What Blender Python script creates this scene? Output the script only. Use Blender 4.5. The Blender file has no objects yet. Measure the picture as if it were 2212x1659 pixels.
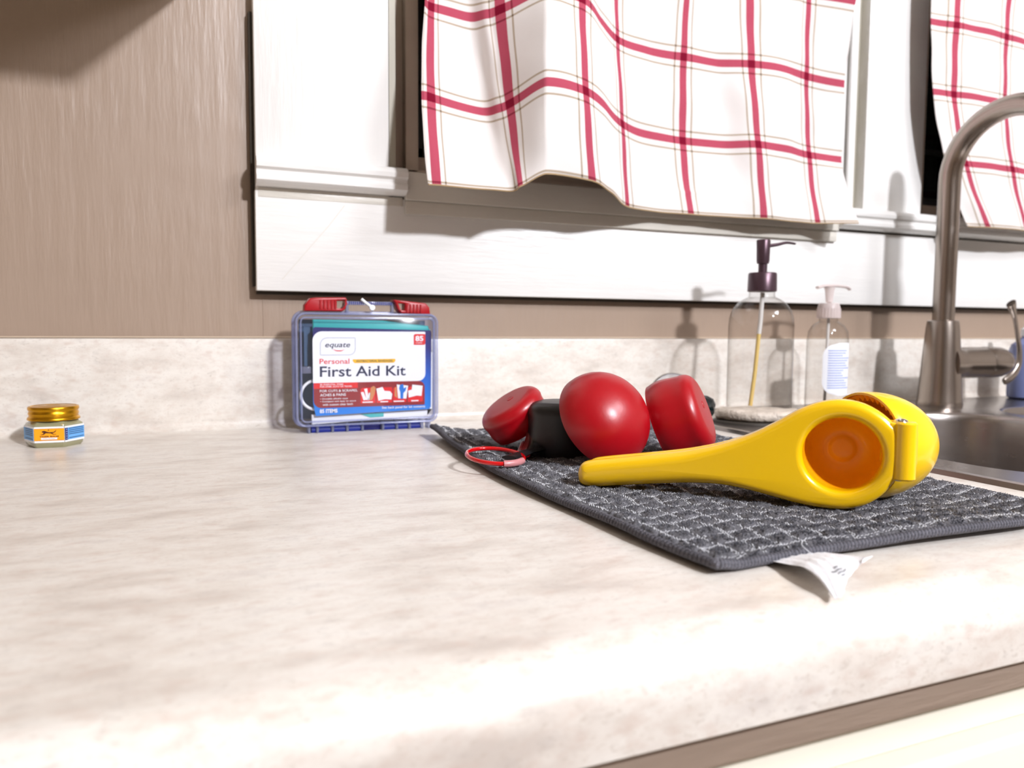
import bpy, bmesh, math, random
import numpy as np
from math import sin, cos, pi, radians, sqrt, atan
from mathutils import Vector, Matrix
from mathutils.geometry import tessellate_polygon

random.seed(7)
rng = np.random.default_rng(7)
SC = bpy.context.scene
COL = SC.collection

# ---------------------------------------------------------------- camera
def make_camera():
    yaw, pit, rho = radians(22.8), atan(123 / 1661), .007
    F = Vector((sin(yaw) * cos(pit), cos(yaw) * cos(pit), -sin(pit)))
    r0 = F.cross(Vector((0, 0, 1))).normalized()
    u0 = r0.cross(F)
    R = r0 * cos(rho) + u0 * sin(rho)
    U = u0 * cos(rho) - r0 * sin(rho)
    cd = bpy.data.cameras.new('camera')
    cd.sensor_width = 36
    cd.lens = 36 * 1661 / 2212
    cd.clip_start = .01
    cd.dof.use_dof = True
    cd.dof.focus_distance = .55
    cd.dof.aperture_fstop = 8.5
    o = bpy.data.objects.new('camera', cd)
    COL.objects.link(o)
    m = Matrix((R, U, -F)).transposed().to_4x4()
    m.translation = Vector((0, -.898, .1146))
    o.matrix_world = m
    SC.camera = o
make_camera()

# ---------------------------------------------------------------- world, lamps, exposure
w = bpy.data.worlds.new('night')
SC.world = w
w.use_nodes = True
w.node_tree.nodes['Background'].inputs[0].default_value = (.004, .005, .009, 1)
w.node_tree.nodes['Background'].inputs[1].default_value = 1.0

def area(name, loc, size, power, color, target=None, shape='DISK'):
    l = bpy.data.lights.new(name, 'AREA')
    l.shape = shape; l.size = size; l.energy = power; l.color = color
    o = bpy.data.objects.new(name, l)
    COL.objects.link(o)
    o.location = loc
    d = (Vector(target) - Vector(loc)) if target else Vector((0, 0, -1))
    o.rotation_euler = d.to_track_quat('-Z', 'Y').to_euler()
    return o
area('ceiling_lamp_light', (.92, -2.5, 1.41), .17, 50, (.96, .975, 1.045), (.4, -.2, .1))
area('second_lamp_light', (1.35, -1.55, 1.40), .6, 15, (.96, .975, 1.045), (.3, 0, .1))  # soft fill added to brighten the worktop
SC.view_settings.view_transform = 'Standard'
SC.view_settings.look = 'None'
SC.view_settings.gamma = 1
SC.view_settings.exposure = .90
SC.view_settings.use_curve_mapping = False
SC.cycles.max_bounces = 10
SC.cycles.diffuse_bounces = 4
SC.cycles.glossy_bounces = 4
SC.cycles.transparent_max_bounces = 24
SC.cycles.caustics_reflective = False
SC.cycles.caustics_refractive = False
SC.cycles.sample_clamp_indirect = 6

# ---------------------------------------------------------------- material helpers
def srgb(r, g, b):
    f = lambda c: (c / 255 / 12.92) if c / 255 <= .04045 else ((c / 255 + .055) / 1.055) ** 2.4
    return (f(r), f(g), f(b), 1)

class NT:
    def __init__(s, name):
        s.m = bpy.data.materials.new(name); s.m.use_nodes = True
        s.t = s.m.node_tree; s.b = s.t.nodes['Principled BSDF']; s.out = s.t.nodes['Material Output']
    def n(s, typ, **kw):
        x = s.t.nodes.new(typ)
        for k, v in kw.items(): setattr(x, k, v)
        return x
    def l(s, a, b): s.t.links.new(a, b)
    def math(s, op, a, b=None, c=None):
        x = s.n('ShaderNodeMath', operation=op)
        for i, v in enumerate((a, b, c)):
            if v is None: continue
            if isinstance(v, (int, float)): x.inputs[i].default_value = v
            else: s.l(v, x.inputs[i])
        return x.outputs[0]
    def mix(s, fac, a, b, blend='MIX'):
        x = s.n('ShaderNodeMix', data_type='RGBA', blend_type=blend)
        for i, v in ((0, fac), (6, a), (7, b)):
            if isinstance(v, (int, float)): x.inputs[i].default_value = v
            elif isinstance(v, tuple): x.inputs[i].default_value = v
            else: s.l(v, x.inputs[i])
        return x.outputs[2]
    def noise(s, scale, detail=4, stretch=(1, 1, 1), rough=.55, src='Object'):
        tc = s.n('ShaderNodeTexCoord'); mp = s.n('ShaderNodeMapping')
        mp.inputs['Scale'].default_value = stretch
        s.l(tc.outputs[src], mp.inputs[0])
        x = s.n('ShaderNodeTexNoise'); x.inputs['Scale'].default_value = scale
        x.inputs['Detail'].default_value = detail; x.inputs['Roughness'].default_value = rough
        s.l(mp.outputs[0], x.inputs['Vector'])
        return x.outputs['Fac']
    def ramp(s, fac, stops):
        x = s.n('ShaderNodeValToRGB'); e = x.color_ramp.elements
        while len(e) < len(stops): e.new(.5)
        for i, (p, c) in enumerate(stops): e[i].position = p; e[i].color = c
        s.l(fac, x.inputs[0]); return x.outputs[0]
    def bump(s, h, strength, dist=.001, nrm=None):
        x = s.n('ShaderNodeBump'); x.inputs['Strength'].default_value = strength
        x.inputs['Distance'].default_value = dist
        s.l(h, x.inputs['Height'])
        if nrm is not None: s.l(nrm, x.inputs['Normal'])
        s.l(x.outputs[0], s.b.inputs['Normal']); return x.outputs[0]

def plain(name, col, rough=.5, metal=0, coat=0, bump=None, sss=0, spec=None, var=.06):
    t = NT(name)
    b = t.b
    b.inputs['Roughness'].default_value = rough
    b.inputs['Metallic'].default_value = metal
    b.inputs['Coat Weight'].default_value = coat
    if spec is not None: b.inputs['Specular IOR Level'].default_value = spec
    n = t.noise(60, 3)
    c2 = tuple(max(0, x * (1 - var)) for x in col[:3]) + (1,)
    t.l(t.mix(n, col, c2), b.inputs['Base Color'])
    if bump: t.bump(t.noise(bump[0], 4), bump[1], bump[2] if len(bump) > 2 else .0005)
    return t.m

def clear(name, tint=(.97, .97, .97, 1), edge=(.55, .55, .56, 1), rough=.03, gloss=1.0, haze=0, hazecol=(.8, .8, .8, 1), power=3.0):
    t = NT(name)
    t.t.nodes.remove(t.b)
    tr = t.n('ShaderNodeBsdfTransparent'); gl = t.n('ShaderNodeBsdfGlossy'); gl.inputs['Roughness'].default_value = rough
    lw = t.n('ShaderNodeLayerWeight'); lw.inputs['Blend'].default_value = .5
    f2 = t.math('POWER', lw.outputs['Facing'], power)
    t.l(t.mix(f2, tint, edge), tr.inputs['Color'])
    k = t.math('MULTIPLY', t.math('MULTIPLY_ADD', t.math('POWER', lw.outputs['Facing'], 5.0), .7, .04), gloss)
    mx = t.n('ShaderNodeMixShader'); t.l(k, mx.inputs[0]); t.l(tr.outputs[0], mx.inputs[1]); t.l(gl.outputs[0], mx.inputs[2])
    last = mx.outputs[0]
    if haze:
        df = t.n('ShaderNodeBsdfDiffuse'); df.inputs['Color'].default_value = hazecol
        m2 = t.n('ShaderNodeMixShader'); m2.inputs[0].default_value = haze
        t.l(last, m2.inputs[1]); t.l(df.outputs[0], m2.inputs[2]); last = m2.outputs[0]
    t.l(last, t.out.inputs[0])
    return t.m

M = {}
# laminate of the worktop and backsplash
def laminate():
    t = NT('beige_laminate')
    a = t.noise(16, 7, (1, 2.3, 2.3), .62)
    b_ = t.noise(75, 5, (1, 2.0, 2.0), .65)
    c = t.noise(300, 2, (1, 2, 2), .5)
    col = t.ramp(a, [(.34, srgb(197, 187, 177)), (.46, srgb(212, 204, 194)), (.56, srgb(221, 215, 206)), (.68, srgb(206, 198, 190))])
    col = t.mix(t.ramp(b_, [(.52, (0, 0, 0, 1)), (.72, (.6, .6, .6, 1))]), col, srgb(193, 173, 160))
    col = t.mix(t.ramp(b_, [(.30, (.45, .45, .45, 1)), (.43, (0, 0, 0, 1))]), col, srgb(183, 175, 168))
    col = t.mix(t.ramp(c, [(.30, (.35, .35, .35, 1)), (.42, (0, 0, 0, 1))]), col, srgb(180, 165, 150))
    t.l(col, t.b.inputs['Base Color'])
    t.b.inputs['Roughness'].default_value = .30
    t.bump(t.noise(140, 4), .10, .001)
    return t.m
M['laminate'] = laminate()
def painted(name, col, rough, streak, amt):
    t = NT(name)
    a = t.noise(90, 4, streak, .6)
    b_ = t.noise(14, 5, (1, 1, 1), .6)
    t.l(t.mix(b_, col, tuple(x * .93 for x in col[:3]) + (1,)), t.b.inputs['Base Color'])
    t.b.inputs['Roughness'].default_value = rough
    mask = t.ramp(t.noise(5, 3), [(.35, (.25, .25, .25, 1)), (.65, (1, 1, 1, 1))])
    h = t.math('MULTIPLY', a, mask)
    big = t.noise(28, 3, streak, .5)
    h = t.math('ADD', h, t.math('MULTIPLY', t.math('MULTIPLY', big, mask), .9))
    t.bump(h, amt, .003)
    return t.m
M['wall'] = painted('taupe_wall_paint', srgb(158, 138, 121), .38, (1.1, 1, .12), .45)
M['white_v'] = painted('white_gloss_paint_upright', srgb(236, 234, 230), .25, (1.3, 1, .12), .55)
M['white_h'] = painted('white_gloss_paint_level', srgb(236, 234, 230), .28, (.12, 1, 1.2), .40)
M['white_dirty'] = painted('white_paint_worn', srgb(214, 209, 198), .35, (.3, 1, 1), .5)  # duller off-white for the sill boards and small lines
M['cream'] = painted('cream_cabinet_paint', srgb(232, 226, 210), .35, (.2, .2, 1), .12)
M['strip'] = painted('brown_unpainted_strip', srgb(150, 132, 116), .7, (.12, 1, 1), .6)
M['caulk'] = plain('tan_caulk', srgb(192, 172, 150), .6)
M['ceiling'] = plain('ceiling_white', srgb(228, 224, 216), .8)
M['roomwall'] = plain('pale_room_wall', srgb(205, 197, 188), .7)
M['floorwood'] = plain('brown_floor', srgb(120, 92, 68), .45)
M['dirt'] = plain('dark_grime_gap', srgb(52, 44, 34), .9, bump=(200, .6, .001))
M['brown_frame'] = plain('grey_brown_metal_frame', srgb(208, 192, 175), .5, .1)
M['stop_olive'] = plain('shaded_window_stop_paint', srgb(170, 164, 148), .5)  # shade of the recess put into the stop colour
M['dark_frame'] = plain('black_sash', srgb(22, 20, 20), .4)
t = NT('night_window_glass'); t.b.inputs['Base Color'].default_value = (.004, .004, .005, 1); t.b.inputs['Roughness'].default_value = .06
t.b.inputs['Specular IOR Level'].default_value = .25; M['nightglass'] = t.m

def steel(name, col, rough, streak, aniso=.6):
    t = NT(name)
    t.b.inputs['Base Color'].default_value = col
    t.b.inputs['Metallic'].default_value = 1
    t.b.inputs['Anisotropic'].default_value = aniso
    n = t.noise(160, 3, streak)
    r = t.math('MULTIPLY_ADD', n, .08, rough - .04)
    t.l(r, t.b.inputs['Roughness'])
    return t.m
M['steel'] = steel('brushed_nickel', srgb(164, 154, 145), .25, (1, 1, .04), .0)
M['sinksteel'] = steel('brushed_sink_steel', srgb(168, 162, 158), .26, (.15, .15, 1), .0)
M['chrome'] = steel('polished_metal', srgb(215, 212, 208), .1, (1, 1, 1), 0)

def gold():
    t = NT('gold_lid_metal'); t.b.inputs['Base Color'].default_value = srgb(205, 150, 30)
    t.b.inputs['Metallic'].default_value = 1; t.b.inputs['Roughness'].default_value = .28
    t.bump(t.noise(300, 2), .05, .0005); return t.m
M['gold'] = gold()

def cloth():
    t = NT('checked_curtain_cloth')
    uv = t.n('ShaderNodeUVMap'); sp = t.n('ShaderNodeSeparateXYZ'); t.l(uv.outputs[0], sp.inputs[0])
    red, thin = [], []
    for i in (0, 1):
        v = sp.outputs[i]
        d = t.math('ABSOLUTE', t.math('SUBTRACT', t.math('FRACT', t.math('ADD', v, .5)), .5))
        red.append(t.math('LESS_THAN', d, .047))
        thin.append(t.math('LESS_THAN', t.math('ABSOLUTE', t.math('SUBTRACT', d, .118)), .0105))
    weave = t.n('ShaderNodeTexChecker'); weave.inputs['Scale'].default_value = 1.0
    tc = t.n('ShaderNodeMapping'); tc.inputs['Scale'].default_value = (130, 130, 130); t.l(uv.outputs[0], tc.inputs[0]); t.l(tc.outputs[0], weave.inputs['Vector'])
    nz = t.noise(900, 2)
    base = t.mix(t.noise(10, 4), srgb(226, 221, 218), srgb(214, 208, 203))
    redc = t.mix(t.math('MULTIPLY', weave.outputs['Fac'], .35), srgb(160, 38, 68), srgb(222, 150, 160))
    tan = srgb(150, 128, 96)
    c = t.mix(t.math('MULTIPLY', t.math('MAXIMUM', thin[0], thin[1]), .75), base, tan)
    c = t.mix(t.math('MAXIMUM', red[0], red[1]), c, redc)
    c = t.mix(t.math('MULTIPLY', red[0], red[1]), c, srgb(118, 12, 40))
    c = t.mix(t.math('MULTIPLY', t.math('MAXIMUM', t.math('MULTIPLY', thin[0], red[1]), t.math('MULTIPLY', thin[1], red[0])), .7), c, srgb(105, 20, 35))
    c = t.mix(t.math('MULTIPLY', t.math('MULTIPLY', thin[0], thin[1]), .8), c, srgb(80, 62, 48))
    t.l(c, t.b.inputs['Base Color']); t.b.inputs['Roughness'].default_value = .9
    t.b.inputs['Specular IOR Level'].default_value = .1
    t.bump(t.math('ADD', nz, t.math('MULTIPLY', weave.outputs['Fac'], .4)), .25, .0006)
    return t.m
M['cloth'] = cloth()
M['hem'] = plain('brown_hem_thread', srgb(172, 146, 110), .9)

def towelmat():
    t = NT('grey_terry_towel')
    a = t.noise(260, 5, (1, 1, 1), .7)
    b_ = t.noise(50, 4)
    c = t.ramp(a, [(.30, srgb(48, 48, 54)), (.52, srgb(92, 92, 99)), (.72, srgb(138, 138, 146))])
    c = t.mix(t.math('MULTIPLY', b_, .35), c, srgb(104, 98, 96))
    t.l(c, t.b.inputs['Base Color']); t.b.inputs['Roughness'].default_value = .95
    t.b.inputs['Specular IOR Level'].default_value = .1
    t.b.inputs['Sheen Weight'].default_value = .25
    t.bump(t.noise(900, 4, (1, 1, 1), .7), .9, .0016)
    return t.m
M['towel'] = towelmat()
M['tuft'] = plain('grey_terry_loops', srgb(100, 100, 107), .95, var=.5, spec=.1)
M['binding'] = plain('grey_towel_edging', srgb(122, 120, 127), .9, bump=(700, 1.0, .0025), var=.4, spec=.1)
M['thread'] = plain('pale_stitch_thread', srgb(228, 230, 234), .7, var=.3)

M['yellow'] = plain('yellow_enamel', srgb(250, 200, 8), .24, coat=.35, bump=(25, .03), var=.03)
M['orange'] = plain('orange_enamel', srgb(255, 172, 6), .38, coat=.15, var=.1)
M['red'] = plain('red_plastic', srgb(162, 2, 18), .33, bump=(500, .08), var=.05)
M['redshiny'] = plain('red_coated_wire', srgb(205, 5, 14), .18, coat=.4)
M['pinkclear'] = plain('milky_sleeve', srgb(196, 130, 132), .3)
M['black'] = plain('black_plastic', srgb(24, 23, 26), .36, bump=(400, .08))
M['blackgloss'] = plain('black_gloss', srgb(10, 22, 24), .1, coat=.5)
M['greyplastic'] = plain('dark_grey_plastic', srgb(58, 60, 62), .4)
M['paper'] = plain('white_satin_tag', srgb(236, 236, 238), .6, bump=(260, .5, .001))
M['ink'] = plain('grey_print', srgb(120, 120, 122), .7)
M['bronze'] = plain('dark_bronze_pump', srgb(78, 58, 66), .34, .55)
M['glass'] = clear('clear_bottle_glass', (.945, .938, .93, 1), (.50, .47, .44, 1), gloss=1.0, power=3.0)
M['clearplastic'] = clear('clear_case_plastic', (.96, .965, .985, 1), (.52, .56, .74, 1), .08, haze=.025)
M['clearrim'] = clear('clear_rim_plastic', (.80, .82, .92, 1), (.32, .36, .58, 1), .1, haze=.28, hazecol=srgb(176, 182, 214))
M['frost'] = clear('frosted_pump_plastic', (.95, .92, .91, 1), (.75, .7, .7, 1), .3, haze=.55, hazecol=srgb(232, 218, 214))
M['jarglass'] = plain('pale_green_balm_glass', srgb(150, 146, 112), .12, coat=.6)
M['straw'] = plain('yellowed_dip_tube', srgb(226, 196, 118), .4)
M['strawtop'] = plain('clear_dip_tube', srgb(225, 222, 218), .3)
M['amber'] = plain('amber_soap', srgb(206, 120, 50), .3)
M['soap'] = plain('mottled_cream_soap', srgb(228, 214, 198), .55, bump=(90, .9, .004), var=.5)
M['slate'] = plain('dark_tray', srgb(60, 54, 48), .5)
M['bluebottle'] = plain('blue_bottle_plastic', srgb(120, 130, 175), .3)
def flat(name, r, g, b, rough=.45): M[name] = plain(name + '_print', srgb(r, g, b), rough, var=.02)
for a in (('p_white', 240, 241, 245), ('p_navy', 10, 12, 98), ('p_blue', 0, 112, 208), ('p_red', 222, 10, 18), ('p_dred', 140, 12, 22),
          ('p_yellow', 242, 186, 12), ('p_ink', 14, 26, 66), ('p_teal', 40, 178, 178), ('p_skin', 206, 134, 84), ('p_grey', 168, 176, 188),
          ('p_orange', 250, 162, 8), ('p_lblue', 104, 168, 226), ('p_dink', 70, 30, 20), ('p_mink', 30, 70, 120), ('p_rodblue', 4, 28, 128),
          ('p_slate', 52, 84, 118), ('p_lilac', 150, 165, 215)): flat(*a)
def lab():
    t = NT('label_blue_fade')
    tc = t.n('ShaderNodeTexCoord'); sp = t.n('ShaderNodeSeparateXYZ'); t.l(tc.outputs['Object'], sp.inputs[0])
    f = t.math('DIVIDE', t.math('SUBTRACT', sp.outputs[2], .02), .09)
    t.l(t.ramp(f, [(.1, srgb(0, 122, 218)), (.42, srgb(0, 92, 196)), (.78, srgb(14, 18, 118)), (1, srgb(8, 8, 96))]), t.b.inputs['Base Color'])
    t.b.inputs['Roughness'].default_value = .4
    return t.m
M['fade'] = lab()

# ---------------------------------------------------------------- object helpers
def thing(name, label, cat, loc=(0, 0, 0), group=None):
    o = bpy.data.objects.new(name, None); COL.objects.link(o)
    o.location = loc; o.empty_display_size = .02
    o['label'] = label; o['category'] = cat
    if group: o['group'] = group
    return o
def tag(o, label, cat, group=None):
    o['label'] = label; o['category'] = cat
    if group: o['group'] = group
    return o
def link(o, parent):
    COL.objects.link(o)
    if parent is not None:
        o.parent = parent
        if parent.type == 'EMPTY':
            o.matrix_parent_inverse = Matrix.Translation(parent.location).inverted()
    return o
def mesh(name, verts, faces, mat, parent=None, smooth=40, uv=None, mats=None, fmat=None):
    me = bpy.data.meshes.new(name)
    me.from_pydata([tuple(v) for v in verts], [], faces)
    me.update()
    if uv is not None:
        ul = me.uv_layers.new(name='UVMap')
        li = np.empty(len(me.loops), dtype=np.int32); me.loops.foreach_get('vertex_index', li)
        ul.data.foreach_set('uv', np.asarray(uv, dtype=np.float32)[li].ravel())
    me.materials.append(mat)
    for m_ in (mats or []): me.materials.append(m_)
    if fmat is not None: me.polygons.foreach_set('material_index', fmat)
    bm = bmesh.new(); bm.from_mesh(me); bmesh.ops.recalc_face_normals(bm, faces=bm.faces) if uv is None else None
    bm.to_mesh(me); bm.free()
    if smooth:
        me.shade_smooth(); me.set_sharp_from_angle(angle=radians(smooth))
    return link(bpy.data.objects.new(name, me), parent)
def frombm(name, bm, mat, parent=None, smooth=40):
    bmesh.ops.recalc_face_normals(bm, faces=bm.faces)
    me = bpy.data.meshes.new(name); bm.to_mesh(me); bm.free()
    me.materials.append(mat)
    if smooth:
        me.shade_smooth(); me.set_sharp_from_angle(angle=radians(smooth))
    return link(bpy.data.objects.new(name, me), parent)
def addbox(bm, x0, x1, y0, y1, z0, z1, bev=0, seg=2):
    r = bmesh.ops.create_cube(bm, size=1)
    for v in r['verts']:
        v.co = Vector(((x0 + x1) / 2 + v.co.x * (x1 - x0), (y0 + y1) / 2 + v.co.y * (y1 - y0), (z0 + z1) / 2 + v.co.z * (z1 - z0)))
    if bev:
        es = list({e for v in r['verts'] for e in v.link_edges})
        bmesh.ops.bevel(bm, geom=es, offset=bev, segments=seg, profile=.5, affect='EDGES')
def box(name, x0, x1, y0, y1, z0, z1, mat, parent=None, bev=0, seg=2):
    bm = bmesh.new(); addbox(bm, x0, x1, y0, y1, z0, z1, bev, seg)
    return frombm(name, bm, mat, parent, 35)
def frame(origin, zdir, xhint=(1, 0, 0)):
    z = Vector(zdir).normalized(); x = Vector(xhint); x = (x - z * x.dot(z)).normalized(); y = z.cross(x)
    m = Matrix((x, y, z)).transposed().to_4x4(); m.translation = Vector(origin); return m
def lathe(name, prof, mat, parent=None, m=Matrix(), n=48, smooth=35, half=None):
    vs, fs = [], []
    k = len(prof)
    a0, a1 = half or (0, 2 * pi)
    steps = n if half is None else n + 1
    for i in range(steps):
        a = a0 + (a1 - a0) * i / n
        for r, z in prof: vs.append(m @ Vector((max(r, 1e-5) * cos(a), max(r, 1e-5) * sin(a), z)))
    for i in range(n):
        j = (i + 1) % steps
        for q in range(k - 1):
            fs.append((i * k + q, j * k + q, j * k + q + 1, i * k + q + 1))
    o = mesh(name, vs, fs, mat, parent, smooth)
    bm = bmesh.new(); bm.from_mesh(o.data); bmesh.ops.remove_doubles(bm, verts=bm.verts, dist=2e-5)
    bmesh.ops.recalc_face_normals(bm, faces=bm.faces); bm.to_mesh(o.data); bm.free()
    return o
def smoothpts(pts, n=6):
    P = [Vector(p) for p in pts]; out = []
    for i in range(len(P) - 1):
        p0 = P[max(i - 1, 0)]; p1 = P[i]; p2 = P[i + 1]; p3 = P[min(i + 2, len(P) - 1)]
        for k in range(n):
            t_ = k / n
            out.append(.5 * ((2 * p1) + (p2 - p0) * t_ + (2 * p0 - 5 * p1 + 4 * p2 - p3) * t_ ** 2 + (3 * p1 - p0 - 3 * p2 + p3) * t_ ** 3))
    out.append(P[-1]); return out
def tubedata(pts, rad, n=16, closed=False, flatten=1.0, upv=(0, 0, 1)):
    P = [Vector(p) for p in pts]; N = len(P); vs, fs = [], []
    up = Vector(upv)
    for i, p in enumerate(P):
        d = (P[(i + 1) % N] - P[i - 1]) if closed else (P[min(i + 1, N - 1)] - P[max(i - 1, 0)])
        d.normalize()
        a = d.cross(up)
        if a.length < .05: a = d.cross(Vector((0, 1, 0)))
        a.normalize(); b = a.cross(d)
        r = rad(i / (N - 1)) if callable(rad) else rad
        for k in range(n):
            t_ = 2 * pi * k / n
            vs.append(p + a * (r * cos(t_)) + b * (r * flatten * sin(t_)))
    for i in range(N if closed else N - 1):
        j = (i + 1) % N
        for k in range(n):
            l = (k + 1) % n
            fs.append((i * n + k, j * n + k, j * n + l, i * n + l))
    if not closed:
        fs.append(tuple(range(n))); fs.append(tuple((N - 1) * n + k for k in range(n)))
    return vs, fs
def tube(name, pts, rad, mat, parent=None, n=16, closed=False, flatten=1.0, upv=(0, 0, 1)):
    vs, fs = tubedata(pts, rad, n, closed, flatten, upv)
    return mesh(name, vs, fs, mat, parent, 50)
def rrect(x0, x1, y0, y1, r, n=6):
    if isinstance(r, (int, float)): r = (r,) * 4     # order: right-top, left-top, left-bottom, right-bottom
    out = []
    for (cx, cy, rr, a0) in ((x1 - r[0], y1 - r[0], r[0], 0), (x0 + r[1], y1 - r[1], r[1], pi / 2), (x0 + r[2], y0 + r[2], r[2], pi), (x1 - r[3], y0 + r[3], r[3], 1.5 * pi)):
        if rr < 1e-7: out.append((cx, cy)); continue
        for i in range(n + 1):
            a = a0 + pi / 2 * i / n; out.append((cx + rr * cos(a), cy + rr * sin(a)))
    return out
def ccw(p):
    s = sum(p[i - 1][0] * p[i][1] - p[i][0] * p[i - 1][1] for i in range(len(p)))
    return p if s > 0 else p[::-1]
def inset(p, d):
    out = []; n = len(p)
    for i in range(n):
        a, b, c = Vector(p[i - 1]), Vector(p[i]), Vector(p[(i + 1) % n])
        e = (b - a).normalized() + (c - b).normalized(); e.normalize()
        dd = d(b) if callable(d) else d
        out.append((b.x - e.y * dd, b.y + e.x * dd))
    return out
def plate(name, outline, holes, T, r, mat, parent, m, seg=5, rh=None, back=True, smooth=45):
    """plate in the local xy plane, from z=-T/2 to T/2, with rounded rims"""
    rh = r if rh is None else rh
    vs, fs = [], []
    loops = [ccw(outline)] + [ccw(h)[::-1] for h in holes]
    tops, bots = [], []
    for li, L in enumerate(loops):
        rr = r if li == 0 else rh
        rings = []
        for s in range(seg + 1):
            a = pi / 2 * s / seg
            dfun = (lambda q, a=a: (rr(q) if callable(rr) else rr) * (1 - cos(a)))
            rings.append((inset(L, dfun), sin(a)))
        def rz(q): return min((rr(q) if callable(rr) else rr), T / 2)
        ids = []
        for sgn in (1, -1):
            col = []
            for pts, sa in rings:
                st = len(vs)
                for q, o in zip(pts, L): vs.append((q[0], q[1], sgn * (T / 2 - rz(o) * (1 - sa))))
                col.append(st)
            ids.append(col)
        n = len(L)
        for sgn, col in enumerate(ids):
            for s in range(seg):
                for k in range(n):
                    l = (k + 1) % n
                    fs.append((col[s] + k, col[s] + l, col[s + 1] + l, col[s + 1] + k))
        for k in range(n):
            l = (k + 1) % n
            fs.append((ids[0][0] + k, ids[0][0] + l, ids[1][0] + l, ids[1][0] + k))
        tops.append([ids[0][seg] + k for k in range(n)]); bots.append([ids[1][seg] + k for k in range(n)])
    for group in ((tops, bots) if back else (tops,)):
        tri = tessellate_polygon([[Vector(vs[i]) for i in g] for g in group])
        flat_ = [i for g in group for i in g]
        fs += [tuple(flat_[i] for i in t_) for t_ in tri]
    vs = [m @ Vector(v) for v in vs]
    return mesh(name, vs, fs, mat, parent, smooth)
def text(name, s, x0, x1, y0, y1, mat, parent, m, thick=.00005, shear=0, bold=0):
    cu = bpy.data.curves.new('t', 'FONT'); cu.body = s; cu.resolution_u = 3; cu.shear = shear; cu.offset = bold
    o = bpy.data.objects.new('t', cu); COL.objects.link(o)
    dg = bpy.context.evaluated_depsgraph_get()
    me = bpy.data.meshes.new_from_object(o.evaluated_get(dg))
    bpy.data.objects.remove(o); bpy.data.curves.remove(cu)
    n = len(me.vertices); co = np.empty(n * 3); me.vertices.foreach_get('co', co); co = co.reshape(-1, 3)
    lo, hi = co.min(0), co.max(0)
    co[:, 0] = x0 + (co[:, 0] - lo[0]) / (hi[0] - lo[0]) * (x1 - x0)
    co[:, 1] = y0 + (co[:, 1] - lo[1]) / (hi[1] - lo[1]) * (y1 - y0)
    co[:, 2] = 0
    me.vertices.foreach_set('co', co.ravel()); me.transform(m); me.name = name
    me.materials.clear(); me.materials.append(mat)
    for p in me.polygons: p.material_index = 0
    return link(bpy.data.objects.new(name, me), parent)
def poly(name, pts, mat, parent, m, thick=.0002):
    """thin printed or cut shape in the local xy plane"""
    P = ccw(pts); n = len(P)
    vs = [m @ Vector((p[0], p[1], 0)) for p in P] + [m @ Vector((p[0], p[1], thick)) for p in P]
    fs = [(k, (k + 1) % n, n + (k + 1) % n, n + k) for k in range(n)]
    tri = tessellate_polygon([[Vector((p[0], p[1], 0)) for p in P]])
    fs += [tuple(n + i for i in t_) for t_ in tri] + [tuple(t_) for t_ in tri]
    return mesh(name, vs, fs, mat, parent, 0)
def struct(o): o['kind'] = 'structure'; return o

# ================================================================ SETTING
WX0, WX1, WY1, FZ, CZ, WB = -1.7, 2.6, .02, -.90, 1.50, -3.5
W1 = (.228, .925, .296)            # first window: x0, x1, sill height
W2 = (1.080, 1.95, .296)
# wall with two window openings
def wall_back():
    bm = bmesh.new()
    y0, y1 = WY1, WY1 + .12
    addbox(bm, WX0, W1[0], y0, y1, FZ, CZ)
    addbox(bm, W1[1], W2[0], y0, y1, FZ, CZ)
    addbox(bm, W2[1], WX1, y0, y1, FZ, CZ)
    for a in (W1, W2):
        addbox(bm, a[0], a[1], y0, y1, FZ, a[2]); addbox(bm, a[0], a[1], y0, y1, 1.2, CZ)
    return struct(frombm('wall_back', bm, M['wall'], None, 30))
wb = wall_back()
box('seam', .0785, .0795, WY1 - .0006, WY1 + .001, .098, .15, M['wall'], wb)
box('caulk_line', WX0 + .3, 1.9, WY1 - .0022, WY1, .1002, .1020, M['caulk'], wb, .0006)
struct(box('wall_left', WX0 - .1, WX0, WB, WY1, FZ, CZ, M['wall']))
struct(box('wall_right', WX1, WX1 + .1, WB, WY1, FZ, CZ, M['roomwall']))
struct(box('wall_front', WX0, WX1, WB - .1, WB, FZ, CZ, M['roomwall']))
struct(box('floor', WX0, WX1, WB, WY1, FZ - .1, FZ, M['floorwood']))
struct(box('ceiling', WX0, WX1, WB, WY1, CZ, CZ + .1, M['ceiling']))
# casing boards round the windows
struct(box('trim_1', .0715, .2205, .0002, WY1 - .002, .154, 1.3, M['white_v'], None, .002))
struct(box('trim_2', .0705, 2.10, -.0002, WY1 - .002, .153, .264, M['white_h'], None, .0015))
struct(box('trim_3', .957, 1.080, -.004, WY1 + .02, .2955, 1.3, M['white_h'], None, .0015))
# shadow of the casing, put in as dark strips left and below it
struct(box('trim_4', .0672, .0712, .010, WY1 + .001, .158, .455, M['dirt']))
struct(box('trim_5', .0715, 2.10, .008, WY1 + .001, .1495, .1532, M['dirt']))
# mitre crack and nail heads on the apron
struct(tube('trim_6', [(.098, -.0003, .166), (.150, -.0003, .228), (.168, -.0003, .252)], .00035, M['white_dirty'], None, 6))
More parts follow.
